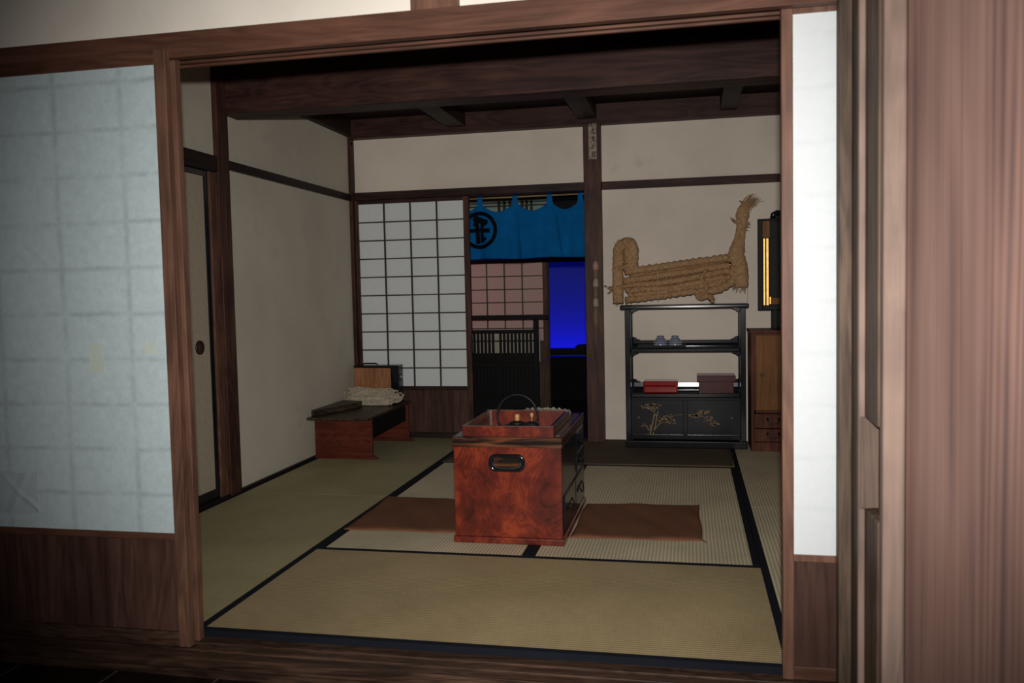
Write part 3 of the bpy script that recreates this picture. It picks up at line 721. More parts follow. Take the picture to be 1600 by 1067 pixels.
# recessed handle on the front
q = MB(); hxc, hz = .789, .347
def rr(w_, h_, r_, n=6):
    P = []
    for cx_, cz_, a0 in ((w_ / 2 - r_, h_ / 2 - r_, 0), (-w_ / 2 + r_, h_ / 2 - r_, 90), (-w_ / 2 + r_, -h_ / 2 + r_, 180), (w_ / 2 - r_, -h_ / 2 + r_, 270)):
        for i in range(n + 1): a = math.radians(a0 + 90 * i / n); P.append((hxc + cx_ + r_ * math.cos(a), hz + cz_ + r_ * math.sin(a)))
    return P
q.tube([(x, Y0 - .003, z) for x, z in rr(.142, .062, .026)], .0075, 8, True, .8)
q.build('handle_surround', M['lacq'], hb, smooth=True)
q = MB(); q.prism(rr(.128, .05, .02), Y0 - .0016, Y0 + .004); q.build('handle_plate', M['rim'], hb)
q = MB(); q.tube([(hxc - .058, Y0 - .004, hz + .018), (hxc - .06, Y0 - .009, hz - .004), (hxc - .045, Y0 - .012, hz - .019), (hxc, Y0 - .013, hz - .022), (hxc + .045, Y0 - .012, hz - .019), (hxc + .06, Y0 - .009, hz - .004), (hxc + .058, Y0 - .004, hz + .018)], .0045, 8)
for i in range(5): q.lathe([(0, 0), (.004, -.001), (.003, -.004), (0, -.005)], (hxc - .035 + .0175 * i, Y0 - .009, hz + .031), 10, 'Y')
q.build('bail_handle', M['iron'], hb, smooth=True)

# kettle
kt = thing('iron_kettle', 'dark iron kettle with tall bail handle sunk in brazier', 'kettle', (.778, 1.33, .4))
q = MB(); q.lathe([(0, .405), (.06, .41), (.085, .43), (.09, .45), (.082, .468), (.05, .478), (.034, .48), (0, .48)], (.778, 1.33, -.012), 40); q.build('body', M['iron'], kt, smooth=True)
q = MB(); q.lathe([(0, .47), (.036, .47), (.034, .478), (.012, .484), (0, .485)], (.778, 1.33, -.002), 28); q.build('lid', M['iron'], kt, smooth=True)
q = MB(); q.lathe([(0, .478), (.006, .479), (.011, .485), (.0115, .507), (.0095, .512), (0, .513)], (.779, 1.33, 0), 20); q.build('lid_knob', M['knobwood'], kt, smooth=True)
q = MB(); P = []
for i in range(29):
    a = PI * (-.08 + 1.16 * i / 28); P.append((.778 + .093 * math.cos(a), 1.345, .5 + .098 * math.sin(a)))
P = [(.778 + .075, 1.34, .448)] + P + [(.778 - .075, 1.34, .448)]
q.tube(P, .0045, 10, flat=1.5); q.build('bail_handle', M['iron'], kt, smooth=True)
q = MB(); q.tube([(.855, 1.33, .432), (.88, 1.33, .44), (.9, 1.33, .45)], [.013, .011, .008], 12); q.build('spout', M['iron'], kt, smooth=True)
sk = thing('sake_warmer', 'small dark pot with pale wooden knob behind the kettle', 'pot', (.83, 1.47, .4))
q = MB(); q.lathe([(0, .4), (.035, .402), (.038, .43), (.034, .452), (.012, .458), (0, .458)], (.82, 1.47, 0), 24); q.build('body', M['iron'], sk, smooth=True)
q = MB(); q.lathe([(0, .456), (.003, .457), (.003, .475), (.008, .48), (.009, .492), (.006, .498), (0, .499)], (.82, 1.47, 0), 18); q.build('knob', M['knobwood'], sk, smooth=True)
# white crumpled paper on the rear deck
q = MB()
def wp(u, v):
    x = .72 + .25 * u; yy = 1.57 + .16 * v
    return (x, yy, .464 + .025 * math.sin(PI * u) ** .3 * (.5 + .5 * abs(math.sin(u * 23 + v * 9))) * (.4 + .6 * v) + .006 * math.sin(u * 60) * math.cos(v * 20))
q.slab(wp, 60, 14, (0, 0, -.006)); props(q.build('crumpled_paper', M['white']), 'crumpled whitish paper lying on the brazier rear edge', 'paper')

# ================================================================== CUSHIONS AND RUG
def quad_cloth(name, c, th, m, lab, cat, group=None, wav=.0025, edge=.006, z0=.0014, seed=1):
    rr_ = random.Random(seed); ph = [rr_.uniform(0, 6) for _ in range(6)]
    A, B, C_, D = [Vector((*p, 0)) for p in c]      # front-left, front-right, back-right, back-left
    def fn(u, v):
        p = A.lerp(B, u).lerp(D.lerp(C_, u), v)
        eu = min(u, 1 - u); ev = min(v, 1 - v)
        z = z0 + th * min(1, .35 + (min(eu, ev) / .06)) + wav * (math.sin(u * 9 + ph[0] + 3 * v) * math.sin(v * 7 + ph[1]) + .5 * math.sin(u * 21 + v * 13 + ph[2]))
        dx = edge * math.sin(v * 8 + ph[3]) * (1 if u in (0, 1) else .6); dy = edge * math.sin(u * 9 + ph[4]) * (1 if v in (0, 1) else .6)
        return (p.x + dx, p.y + dy, max(z, z0 + .002))
    q = MB(); n = 44
    W = n + 1; top = [Vector(fn(i / n, j / n)) for j in range(W) for i in range(W)]; k = len(top)
    vs = top + [Vector((p.x, p.y, z0)) for p in top]; fs = []
    for j in range(n):
        for i in range(n):
            a = j * W + i; fs += [(a, a + 1, a + 1 + W, a + W), (a + k, a + W + k, a + 1 + W + k, a + 1 + k)]
    for i in range(n):
        fs.append((i, i + k, i + 1 + k, i + 1)); a = n * W + i; fs.append((a, a + 1, a + 1 + k, a + k))
        a = i * W; fs.append((a, a + W, a + W + k, a + k)); a += n; fs.append((a, a + k, a + W + k, a + W))
    q.add(vs, fs)
    t = q.build(name, m, smooth=True)
    props(t, lab, cat, group)
    return t
quad_cloth('floor_cushion', [(.0, 1.165), (.548, 1.175), (.548, 1.76), (-.012, 1.785)], .009, M['cushion'], 'thin brown cotton cushion left of the brazier', 'floor cushion', 'brown floor cushions', seed=3, edge=.003)
cu = quad_cloth('floor_cushion', [(1.034, 1.17), (1.59, 1.19), (1.582, 1.79), (1.034, 1.76)], .009, M['cushion'], 'thin brown cotton cushion right of the brazier', 'floor cushion', 'brown floor cushions', seed=5, edge=.003)
q = MB(); q.tube([(1.585, 1.2, .006), (1.6, 1.175, .004), (1.607, 1.163, .0035)], [.003, .003, .001], 6); q.build('corner_tassel', M['cushion'], cu)
quad_cloth('rug', [(.008, 2.722), (1.795, 2.745), (1.803, 3.57), (.008, 3.57)], .002, M['rug'], 'long dark brown rug at the back by the black shelf', 'rug', None, .0006, .004, seed=8)

# ================================================================== LOW DESK
dk = thing('low_desk', 'low dark-topped desk with red-brown ends by left wall', 'desk', (-.68, 3.1, .0))
box(-.868, -.452, 2.64, 3.515, .268, .284).build('desk_top', M['desktop'], dk, .003)
for (y0, sh) in ((2.745, 0), (3.42, .02)):
    q = MB(); q.prism([(-.868 + sh * 0, .012), (-.868, .0015), (-.43 + sh, .0015), (-.448 + sh, .018), (-.468 + sh, .026), (-.468 + sh, .268), (-.862, .268), (-.862, .026)], y0, y0 + .022)
    q.build('end_panel', M['desk'], dk, .002)
q = MB(); q.prismx([(2.767, .268), (2.767, .15), (3.42, .15), (3.42, .268)], -.484, -.468); q.build('apron', M['black'], dk, .001)
q = MB(); q.box(-.482, -.45, 2.66, 3.5, .2843, .2855); q.build('worn_edge', M['desktop'], dk)
tr = thing('writing_box', 'dark flat lacquered box lying at front of low desk', 'box', (-.8, 3.0, .2846))
q = MB(); P = [(-.862, 2.7), (-.84, 2.69), (-.705, 3.07), (-.705, 3.19), (-.862, 3.22)]
vs = [(x, y, .2862) for x, y in P] + [(x, y, .325) for x, y in P]; n = 5
q.add(vs, [tuple(range(n)), tuple(range(2 * n - 1, n - 1, -1))] + [(i, i + n, (i + 1) % n + n, (i + 1) % n) for i in range(n)])
q.build('box_body', M['desktop'], tr, .004)

# hemp bundle
hm = thing('hemp_bundle', 'loose folded bundle of whitish hemp on the low desk', 'hemp bundle', (-.68, 3.28, .285))
q = MB()
for i in range(95):
    L = rnd.random(); z = .302 + .098 * L * (1 - .15 * rnd.random()); yy = 3.215 + rnd.uniform(0, .155) * (1 - .3 * L); ph = rnd.uniform(0, 6)
    xa, xb = -.838 + rnd.uniform(-.015, .03), -.49 + rnd.uniform(-.03, .01)
    P = []
    for k in range(13):
        t = k / 12; P.append((xa + (xb - xa) * t, yy + .012 * math.sin(t * 5 + ph) , z + .01 * math.sin(t * 4 + ph) + .012 * L * math.sin(PI * t * 3 + ph) - .02 * (abs(t - .5) * 2) ** 4 * L))
    q.tube(P, rnd.uniform(.0045, .009), 6)
q.build('strands', M['white'], hm, smooth=True)['kind'] = 'stuff'
q = MB()
for i in range(26):
    a0 = rnd.uniform(0, 6); cx_, cz_ = (-.835 if i % 2 else -.475) + rnd.uniform(-.015, .01), .335 + rnd.uniform(-.01, .03)
    rr_ = rnd.uniform(.014, .032)
    yy = 3.2 + rnd.uniform(0, .15)
    q.tube([(cx_ + rr_ * math.cos(a0 + k * .5), yy + k * .003, cz_ + rr_ * math.sin(a0 + k * .5) * .9) for k in range(11)], .0045, 6)
q.build('end_loops', M['white'], hm, smooth=True)['kind'] = 'stuff'
q = MB()
q.box(-.8, -.52, 3.215, 3.35, .2862, .35); q.build('folded_core', M['white'], hm, .008)

# box on the desk
bx = thing('document_box', 'small black box with plain cedar front at desk back', 'box', (-.68, 3.46, .285))
q = MB(); q.box(-.856, -.51, 3.42, 3.512, .2862, .552); q.build('case', M['lacqdull'], bx, .003)
q = MB(); q.hexa([(-.846, 3.4, .375), (-.556, 3.372, .355), (-.556, 3.384, .355), (-.846, 3.412, .375), (-.85, 3.408, .535), (-.57, 3.408, .532), (-.57, 3.418, .532), (-.85, 3.418, .535)]); q.build('lid_panel', M['boxfront'], bx, .001)
q = MB(); q.tube([(-.8, 3.45, .552), (-.795, 3.45, .562), (-.78, 3.45, .565), (-.7, 3.45, .565), (-.685, 3.45, .562), (-.68, 3.45, .552)], .004, 8); q.build('top_handle', M['black'], bx, smooth=True)
q = MB(); q.tube([(-.5085, 3.46, .49), (-.503, 3.445, .48), (-.503, 3.44, .46), (-.503, 3.45, .44), (-.503, 3.47, .44), (-.503, 3.48, .46), (-.503, 3.475, .48), (-.5085, 3.46, .49)], .003, 6); q.lathe([(0, 0), (.014, 0), (.012, .003), (0, .004)], (-.5105, 3.46, .47), 16, 'X'); q.build('metal_fitting', M['brass'], bx, smooth=True)

# ================================================================== BLACK LACQUER SHELF
sh = thing('lacquer_shelf', 'black lacquer open shelf with two painted sliding doors', 'shelf', (1.51, 3.43, .0))
sx0, sx1, sy0, sy1 = 1.122, 1.902, 3.3, 3.57
tb = box(sx0 - .028, sx1 + .018, sy0 - .04, sy1 + .003, .93, .957).build('top_board', M['lacq'], sh, .008, seg=4)
for x in (sx0, sx1 - .036):
    for yy in (sy0, sy1 - .03):
        box(x, x + .036, yy, yy + .03, .052, .93).build('post', M['lacq'], sh, .004, seg=3)
def upstand(z, h):
    q = MB(); P = [(sy1 - .03, z), (sy1 - .03, z + .003), (sy1 - .024, z + .012), (sy1 - .016, z + .02), (sy1 - .013, z + h), (sy1 - .004, z + h), (sy1 - .004, z)]
    q.prismx(P, sx0 + .036, sx1 - .036); q.build('rear_ledge', M['lacq'], sh, .003, seg=4)
q = box(sx0 + .0365, sx1 - .0365, sy0 + .004, sy1 - .004, .642, .668).build('middle_board', M['lacq'], sh, .006, seg=4)
upstand(.668, .04)
q = box(sx0 + .0365, sx1 - .0365, sy0 + .004, sy1 - .004, .34, .366).build('lower_board', M['lacq'], sh, .006, seg=4)
upstand(.366, .05)
# corner brackets
q = MB()
def brk(x, z, sx_, sz_, yy=sy0 + .006, s_=1.):
    P = [(x, z), (x + sx_ * .055 * s_, z), (x + sx_ * .045 * s_, z + sz_ * .008), (x + sx_ * .03 * s_, z + sz_ * .012), (x + sx_ * .02 * s_, z + sz_ * .022), (x, z + sz_ * .028)]
    q = MB(); q.prism(P, yy, yy + .012); q.build('corner_bracket', M['lacq'], sh, .002)
for z, d in ((.93, -1), (.642, -1)):
    brk(sx0 + .0365, z, 1, d); brk(sx1 - .0365, z, -1, d)
for z in (.708, .416):
    brk(sx0 + .0365, z - .002, 1, 1, sy1 - .016); brk(sx1 - .0365, z - .002, -1, 1, sy1 - .016)
q = MB(); q.box(sx0 + .0362, sx1 - .0362, sy0 + .012, sy0 + .03, .322, .34); q.box(1.497, 1.527, sy0 + .01, sy0 + .03, .09, .322); q.box(sx0 + .0362, sx1 - .0362, sy0 + .008, sy0 + .03, .06, .09)
q.build('door_frame', M['lacqdull'], sh, .003)
q = MB(); q.box(sx0 - .004, sx1 + .006, sy0 - .01, sy1, .0045, .052); q.build('plinth', M['lacqdull'], sh, .006, seg=3)
q = MB(); q.box(sx0 + .036, sx0 + .04, sy0 + .03, sy1, .052, .34); q.box(sx1 - .04, sx1 - .036, sy0 + .03, sy1, .052, .34); q.box(sx0 + .04, sx1 - .04, sy1 - .01, sy1, .052, .34); q.build('cupboard_sides', M['lacqdull'], sh)
def bamboo(mb, stems, tufts, y):
    for P, w_ in stems:
        for (a, b_), (c, d) in zip(P, P[1:]): mb.bar((a, y, b_), (c, y, d), w_, .0012)
    for cx_, cz_, n_, L in tufts:
        for i in range(n_):
            a = rnd.uniform(-.35 * PI, 1.3 * PI) if i % 3 else rnd.uniform(-.6, .6) + (PI if i % 2 else 0); l = L * rnd.uniform(.6, 1.15)
            ox, oz = cx_ + rnd.uniform(-.5, .5) * L, cz_ + rnd.uniform(-.3, .3) * L
            dx, dz = math.cos(a) * l, math.sin(a) * l * .55 - .006; wd = .0045
            L2 = math.hypot(dx, dz); nx, nz = -dz / L2 * wd, dx / L2 * wd
            mb.prism([(ox, oz), (ox + dx * .4 + nx, oz + dz * .4 + nz), (ox + dx, oz + dz), (ox + dx * .4 - nx, oz + dz * .4 - nz)], y - .0006, y + .0006)
yD = sy0 + .02
d1 = box(sx0 + .037, 1.51, yD, yD + .01, .088, .324).build('sliding_door', M['lacqdull'], sh)
q = MB()
def D(px_, pz_): return (1.163 + (px_ - 70) / 675 * .338, .319 - (pz_ - 140) / 435 * .232)
bamboo(q, [([D(300, 570), D(335, 440), D(365, 300), D(350, 230)], .0075), ([D(338, 570), D(372, 460), D(395, 340), D(412, 275)], .0065), ([D(345, 540), D(390, 470), D(430, 430), D(450, 400)], .005), ([D(290, 520), D(260, 470), D(215, 430)], .006), ([D(300, 500), D(312, 445)], .005), ([D(430, 400), D(520, 390), D(640, 405)], .003), ([D(430, 340), D(560, 330), D(730, 312)], .002), ([D(385, 330), D(360, 290)], .006)],
       [(*D(310, 200), 16, .032), (*D(390, 205), 14, .03), (*D(230, 230), 8, .028), (*D(330, 250), 8, .026), (*D(470, 390), 14, .028), (*D(540, 380), 12, .03), (*D(600, 400), 8, .03), (*D(570, 330), 9, .026), (*D(460, 340), 6, .024), (*D(235, 440), 5, .022)], yD - .0006)
q.build('bamboo_painting', M['makie'], d1)
q = MB(); q.lathe([(0, 0), (.009, 0), (.0095, -.0012), (.007, -.0016), (0, -.0012)], (1.205, yD, .205), 20, 'Y'); q.build('door_pull', M['dimmetal'], d1, smooth=True)
d2 = box(1.512, sx1 - .037, yD + .001, yD + .011, .088, .324).build('sliding_door', M['lacqdull'], sh)
q = MB()
def D2(px_, pz_): return (1.526 + (px_ - 810) / 660 * .327, .319 - (pz_ - 140) / 435 * .232)
bamboo(q, [([D2(815, 312), D2(870, 315), D2(960, 300), D2(1080, 265)], .0025), ([D2(1000, 330), D2(1080, 385), D2(1200, 430)], .003)],
       [(*D2(930, 320), 16, .03), (*D2(1000, 285), 14, .03), (*D2(880, 330), 8, .028), (*D2(1050, 275), 8, .026), (*D2(1080, 380), 8, .028), (*D2(1130, 400), 10, .028), (*D2(1175, 420), 9, .026), (*D2(1110, 340), 4, .024)], yD + .0002)
q.build('bamboo_painting', M['makie'], d2)
q = MB(); q.lathe([(0, 0), (.009, 0), (.0095, -.0012), (.007, -.0016), (0, -.0012)], (1.81, yD + .001, .205), 20, 'Y'); q.build('door_pull', M['dimmetal'], d2, smooth=True)

# tray and bowls
q = MB(); q.box(1.2, 1.52, 3.33, 3.5, .6685, .672)
for a in ((1.2, 1.52, 3.33, 3.336), (1.2, 1.52, 3.494, 3.5), (1.2, 1.206, 3.336, 3.494), (1.514, 1.52, 3.336, 3.494)): q.box(*a, .672, .686)
props(q.build('serving_tray', M['black'], None, .001), 'flat black tray on the shelf under two bowls', 'tray')
def bowl(x, y, lab):
    t = thing('rice_bowl', lab, 'bowl', (x, y, .6722), 'upturned bowls on the tray')
    q = MB(); q.lathe([(.046, .0), (.048, .003), (.0475, .018), (.043, .036), (.034, .052), (.023, .062), (.0, .063)], (x, y, .6724), 32); q.build('body', M['bowl'], t, smooth=True)
    q = MB(); q.lathe([(.022, .060), (.0245, .073), (.022, .0735), (.019, .065), (0, .064)], (x, y, .6724), 28); q.build('foot_ring', M['bowl'], t, smooth=True)
    return t
b1 = bowl(1.352, 3.41, 'left one of two upturned blue-striped rice bowls')
b2 = b1.copy(); COL.objects.link(b2); b2.location = (1.449, 3.405, .6722); b2['label'] = 'right one of two upturned blue-striped rice bowls'
for ch in list(b1.children):
    c = ch.copy(); COL.objects.link(c); c.parent = b2

# boxes
rb = thing('red_lacquer_box', 'glossy red lacquer box on the lower shelf', 'box', (1.35, 3.42, .366))
q = MB(); q.box(1.238, 1.464, 3.345, 3.5, .3665, .412); q.build('box_body', M['redlacq'], rb, .008, seg=4)
q = MB(); q.box(1.236, 1.466, 3.343, 3.502, .4125, .445); q.build('lid', M['redlacq'], rb, .009, seg=4)
mb_ = thing('maroon_lidded_box', 'taller dark maroon box with overhanging lid on shelf', 'box', (1.715, 3.42, .366))
q = MB(); q.box(1.602, 1.826, 3.34, 3.5, .3665, .445); q.build('box_body', M['maroon'], mb_, .003)
q = MB(); q.box(1.59, 1.838, 3.328, 3.512, .443, .484); q.build('lid', M['maroon'], mb_, .003)

# ================================================================== STRAW ROPE BUNDLE
sb = thing('straw_rope_bundle', 'long coiled straw rope bundle lying on black shelf top', 'straw rope', (1.5, 3.4, .957))
SC = 217.5   # px per metre at this depth
def S(px_, py_): # zoomed drawing coordinates (photo crop of the bundle) to metres
    X = 1.044 + (px_ - 175) / 4.85 / 240.
    return X, 1.373 - (py_ - 485) / 4.85 / 234. - (X - 1.044) * .02
ZCL = [True]
def rope(pts, r, name, yy=3.4, n=10, rough=.12, amp=None, flat=1.):
    P = []
    pts = [Vector((p[0], 0, p[1])) if len(p) == 2 else Vector(p) for p in pts]
    for i in range(len(pts) - 1):
        p0, p1, p2, p3 = pts[max(i - 1, 0)], pts[i], pts[i + 1], pts[min(i + 2, len(pts) - 1)]
        m_ = max(3, int((p2 - p1).length / .012))
        for k in range(m_):
            t = k / m_; P.append(.5 * ((2 * p1) + (p2 - p0) * t + (2 * p0 - 5 * p1 + 4 * p2 - p3) * t * t + (3 * p1 - p0 - 3 * p2 + p3) * t ** 3))
    P.append(pts[-1]); m_ = len(P)
    rr_ = []
    for i in range(m_):
        base = r if not isinstance(r, (list, tuple)) else r[min(int(i / (m_ - 1) * (len(r) - 1)), len(r) - 2)] * (1 - (i / (m_ - 1) * (len(r) - 1)) % 1) + r[min(int(i / (m_ - 1) * (len(r) - 1)) + 1, len(r) - 1)] * ((i / (m_ - 1) * (len(r) - 1)) % 1)
        rr_.append(base * (1 + rough * math.sin(i * 1.9) + rough * .6 * rnd.uniform(-1, 1)))
    if ZCL[0]:
        for p, a_ in zip(P, rr_): p.z = max(p.z, .959 + (a_ if yy < 9 and abs(flat - 1) < .01 else .004))
    q = MB(); q.tube([(p.x, yy + p.y + .003 * math.sin(i * .7), p.z) for i, p in enumerate(P)], rr_, n, flat=flat)
    return q
ropes = [
    ([S(265, 700), S(520, 668), S(800, 630), S(1045, 600)], .03),
    ([S(250, 770), S(520, 735), S(820, 690), S(1060, 655)], .027),
    ([S(300, 850), S(270, 810), S(330, 780 + 20), S(560, 785), S(850, 735), S(1060, 700), S(1085, 740)], .025),
    ([S(330, 900), S(300, 860), S(360, 835), S(600, 825), S(860, 775), S(1020, 745)], .024),
    ([S(265, 918), S(480, 895), S(640, 872), S(800, 850)], .026),
    ([S(330, 880), S(480, 868), S(640, 845), S(830, 815), S(1000, 790)], .025),
    ([S(880, 850), S(980, 835), S(1070, 785), S(1110, 720), S(1090, 650)], .033),
    ([S(860, 800), S(940, 800), S(1020, 760)], .03),
    ([S(300, 735), S(600, 700), S(1040, 640)], .028), ([S(290, 810), S(600, 770), S(1060, 700)], .028), ([S(300, 870), S(600, 830), S(1040, 745)], .028), ([S(860, 870), S(1000, 800), S(1080, 720)], .026),
]
for i, (P, r_) in enumerate(ropes):
    rope(P, r_ * (.84 if i < 8 else 1), 'rope', 3.4 + (.012 if i % 2 else 0) + (.05 if i > 7 else 0), rough=.16).build('rope', M['straw'], sb, smooth=True)
# flat band folded upright at the left
q = rope([S(212, 940), S(212, 750), S(215, 600), S(222, 520), S(262, 487)], [.036, .038, .036, .036, .034], 'b', 3.375, 12, .04, flat=.55)
q.build('upright_band', M['straw'], sb, smooth=True)
q = rope([S(245, 490), S(285, 484), S(312, 520), S(312, 600), S(312, 690)], [.03, .05, .052, .05, .052], 'b', 3.4, 12, .05, flat=.6)
q.build('folded_band', M['straw'], sb, smooth=True)
q = rope([S(160, 830), S(240, 815), S(330, 805)], .012, 'b', 3.36, 8, .25); q.add(rope([S(170, 690), S(250, 668), S(300, 650)], .012, 'b', 3.36, 8, .2).v, rope([S(170, 690), S(250, 668), S(300, 650)], .012, 'b', 3.36, 8, .2).f)
q.build('tie', M['straw'], sb, smooth=True)
# tail
q = rope([S(1095, 640), S(1120, 540), S(1143, 430), S(1155, 340), S(1165, 250), S(1185, 195)], [.062, .052, .036, .031, .045, .02], 'b', 3.4, 14, .04, flat=.55)
q.build('upright_tail', M['straw'], sb, smooth=True)
q = rope([S(1120, 600), S(1140, 680), S(1150, 750), S(1150, 820)], [.05, .05, .045, .042], 'b', 3.395, 12, .05, flat=.5)
q.build('hanging_tail', M['straw'], sb, smooth=True)
# rolled end
q = MB(); cx_, cz_ = S(850, 870); P = []
for i in range(60): a = i * .32; r_ = .012 + .0275 * i / 60; P.append((cx_ + r_ * math.cos(a), 3.352 + .0002 * i, cz_ + r_ * math.sin(a) * .98))
q.tube(P, .0075, 7); q.lathe([(0, .0), (.034, .002), (.036, .06), (0, .06)], (cx_, 3.355, cz_), 20, 'Y'); q.build('rolled_end', M['straw'], sb, smooth=True)
rope([S(900, 880), S(925, 905), S(930, 925)], [.025, .022, .012], 'b', 3.38, 9, .1).build('rope', M['straw'], sb, smooth=True)
rope([S(885, 690), S(850, 760), S(890, 800), S(880, 850)], .011, 'b', 3.365, 8, .2).build('tie', M['straw'], sb, smooth=True)
# loose straws
q = MB()
def whisk(n_, base, d0, L, spread, curl):
    for i in range(n_):
        b0 = Vector((base[0] + rnd.uniform(-1, 1) * base[2], 3.4 + rnd.uniform(-.02, .02), base[1] + rnd.uniform(-.02, .02)))
        a = d0 + rnd.uniform(-spread, spread); l = L * rnd.uniform(.5, 1.1); P = []
        for k in range(6):
            t = k / 5; aa = a - curl * t * rnd.uniform(.8, 1.2); P.append(b0 + Vector((math.cos(aa) * l * t, .01 * t * rnd.uniform(-1, 1), math.sin(aa) * l * t)))
        q.tube([tuple(p) for p in P], [.0022, .002, .0018, .0015, .001, .0006], 5)
x_, z_ = S(1168, 270); whisk(70, (x_, z_, .028), 1.45, .13, .22, .5)
x_, z_ = S(1195, 205); whisk(14, (x_, z_, .01), .9, .07, .5, .9)
x_, z_ = S(1150, 815); whisk(24, (x_, z_, .034), -1.57, .03, .3, .1)
x_, z_ = S(160, 830); whisk(12, (x_, z_, .006), -2.6, .04, .8, .3)
x_, z_ = S(210, 935); whisk(16, (x_, z_, .03), -1.57, .022, .3, .1)
x_, z_ = S(345, 530); whisk(2, (x_, z_, .002), -.1, .04, .1, .1)
x_, z_ = S(210, 490); whisk(8, (x_, z_, .015), 1.8, .03, .5, .1)
x_, z_ = S(1110, 330); whisk(5, (x_, z_, .003), 2.5, .05, .3, .2)
x_, z_ = S(1185, 370); whisk(9, (x_, z_, .004), .3, .035, .7, .2)
x_, z_ = S(1105, 820); whisk(10, (x_, z_, .008), -1.8, .03, .4, .2)
for i in range(230):   # bristly surface
    P, r_ = ropes[rnd.randrange(8)]; k = rnd.randrange(len(P) - 1); t = rnd.random()
    x = P[k][0] + (P[k + 1][0] - P[k][0]) * t; z = P[k][1] + (P[k + 1][1] - P[k][1]) * t; a = rnd.uniform(0, 2 * PI)
    yy = 3.4 - r_ * abs(math.sin(a)) * .9; z += r_ * math.cos(a) * .9
    q.tube([(x, yy, z), (x + rnd.uniform(-.008, .014), yy - .006, z + rnd.uniform(-.007, .009))], [.0014, .0005], 4)
q.build('loose_straws', M['straw'], sb)['kind'] = 'stuff'
q = MB(); x_, z_ = S(520, 700); q.tube([(x_, 3.362, z_ + .01), (x_, 3.36, z_ - .04), (x_ - .003, 3.363, z_ - .08), (x_, 3.365, z_ - .2)], .0022, 6); q.build('white_tie_string', M['white'], sb)
q = MB(); x_, z_ = S(1190, 800); q.tube([(x_, 3.41, z_ + .06), (x_ + .004, 3.415, z_ - .02), (x_ + .006, 3.42, .962)], .0012, 5); q.build('hanging_string', M['cord'], sb)

# ================================================================== CHEST AND ALTAR
ts = thing('wooden_chest', 'narrow brown wooden chest right of the black shelf', 'chest', (2.1, 3.4, .0))
cx0, cx1, cy0, cy1 = 1.928, 2.4, 3.245, 3.56
q = MB(); q.box(cx0, cx0 + .02, cy0, cy1, .0015, .765); q.box(cx1 - .02, cx1, cy0, cy1, .0015, .765); q.box(cx0 + .02, cx1 - .02, cy1 - .01, cy1, .0015, .765); q.box(cx0 + .02, cx1 - .02, cy0 + .003, cy1 - .01, .0015, .06); q.build('case', M['tansu'], ts, .002)
box(cx0 - .006, cx1 + .006, cy0 - .006, cy1, .765, .785).build('chest_top', M['tansu'], ts, .003)
q = MB(); q.box(cx0 + .02, cx0 + .034, cy0 + .002, cy0 + .02, .25, .765); q.box(cx0 + .02, cx1 - .02, cy0 + .002, cy0 + .02, .25, .268); q.box(cx0 + .034, cx1 - .02, cy0 + .002, cy0 + .02, .752, .765); q.build('front_frame', M['tansu'], ts, .002)
dr = box(cx0 + .034, 2.17, cy0 + .008, cy0 + .02, .268, .752).build('door', M['tansudoor'], ts, .001)
q = MB(); q.lathe([(0, 0), (.012, 0), (.011, -.003), (.006, -.006), (.004, -.012), (0, -.013)], (1.999, cy0 + .008, .495), 18, 'Y'); q.build('knob', M['brass'], dr, smooth=True)
box(2.175, cx1 - .02, cy0 + .008, cy0 + .02, .268, .752).build('door', M['tansudoor'], ts, .001)
for z0, z1 in ((.152, .245), (.064, .147)):
    d = box(cx0 + .022, cx1 - .022, cy0 + .002, cy0 + .02, z0, z1).build('drawer', M['tansu'], ts, .003)
    q = MB(); zc = (z0 + z1) / 2; y_ = cy0
    q.tube([(2.03, y_, zc + .012), (2.03, y_ - .008, zc + .002), (2.04, y_ - .012, zc - .012), (2.065, y_ - .014, zc - .016), (2.09, y_ - .012, zc - .012), (2.1, y_ - .008, zc + .002), (2.1, y_, zc + .012)], .0028, 8)
    for x in (2.03, 2.1): q.lathe([(0, .001), (.009, 0), (.008, -.003), (0, -.005)], (x, y_ + .002, zc + .012), 12, 'Y')
    q.build('drawer_handle', M['iron'], d, smooth=True)

al = thing('household_altar', 'black lacquered household altar with gilded open door leaf', 'altar', (2.3, 3.4, .785))
q = MB(); q.box(2.09, 2.52, 3.32, 3.56, .92, 1.5); q.box(2.088, 2.53, 3.3, 3.565, 1.49, 1.515); q.box(2.075, 2.1, 3.33, 3.36, .7865, .92); q.box(2.42, 2.45, 3.33, 3.36, .7865, .92); q.box(2.08, 2.45, 3.52, 3.55, .7865, .92); q.build('cabinet_body', M['black'], al, .003)
q = MB(); q.tube([(2.075, 3.36, 1.5), (2.08, 3.36, 1.525), (2.1, 3.36, 1.535), (2.2, 3.36, 1.53), (2.35, 3.36, 1.55)], .018, 10); q.build('roof_crest', M['lacq'], al, smooth=True)
q = MB(); q.box(1.978, 2.008, 3.29, 3.318, .912, 1.495); q.box(2.008, 2.11, 3.29, 3.318, 1.483, 1.495); q.box(2.008, 2.11, 3.29, 3.318, .912, .94); q.box(2.05, 2.11, 3.296, 3.316, .99, 1.372); q.box(2.005, 2.11, 3.312, 3.318, .93, 1.485)
lf = q.build('door_leaf', M['black'], al, .003, seg=3)
q = MB(); q.prism([(2.012, .94), (2.026, .94), (2.026, 1.372), (2.012, 1.372)], 3.306, 3.312); q.prism([(2.03, .94), (2.047, .94), (2.047, 1.372), (2.03, 1.372)], 3.304, 3.312)
q.build('gold_strip', M['gold'], lf, .0025, seg=3)
box(2.009, 2.052, 3.305, 3.312, 1.376, 1.482).build('upper_panel', M['tansudoor'], lf)
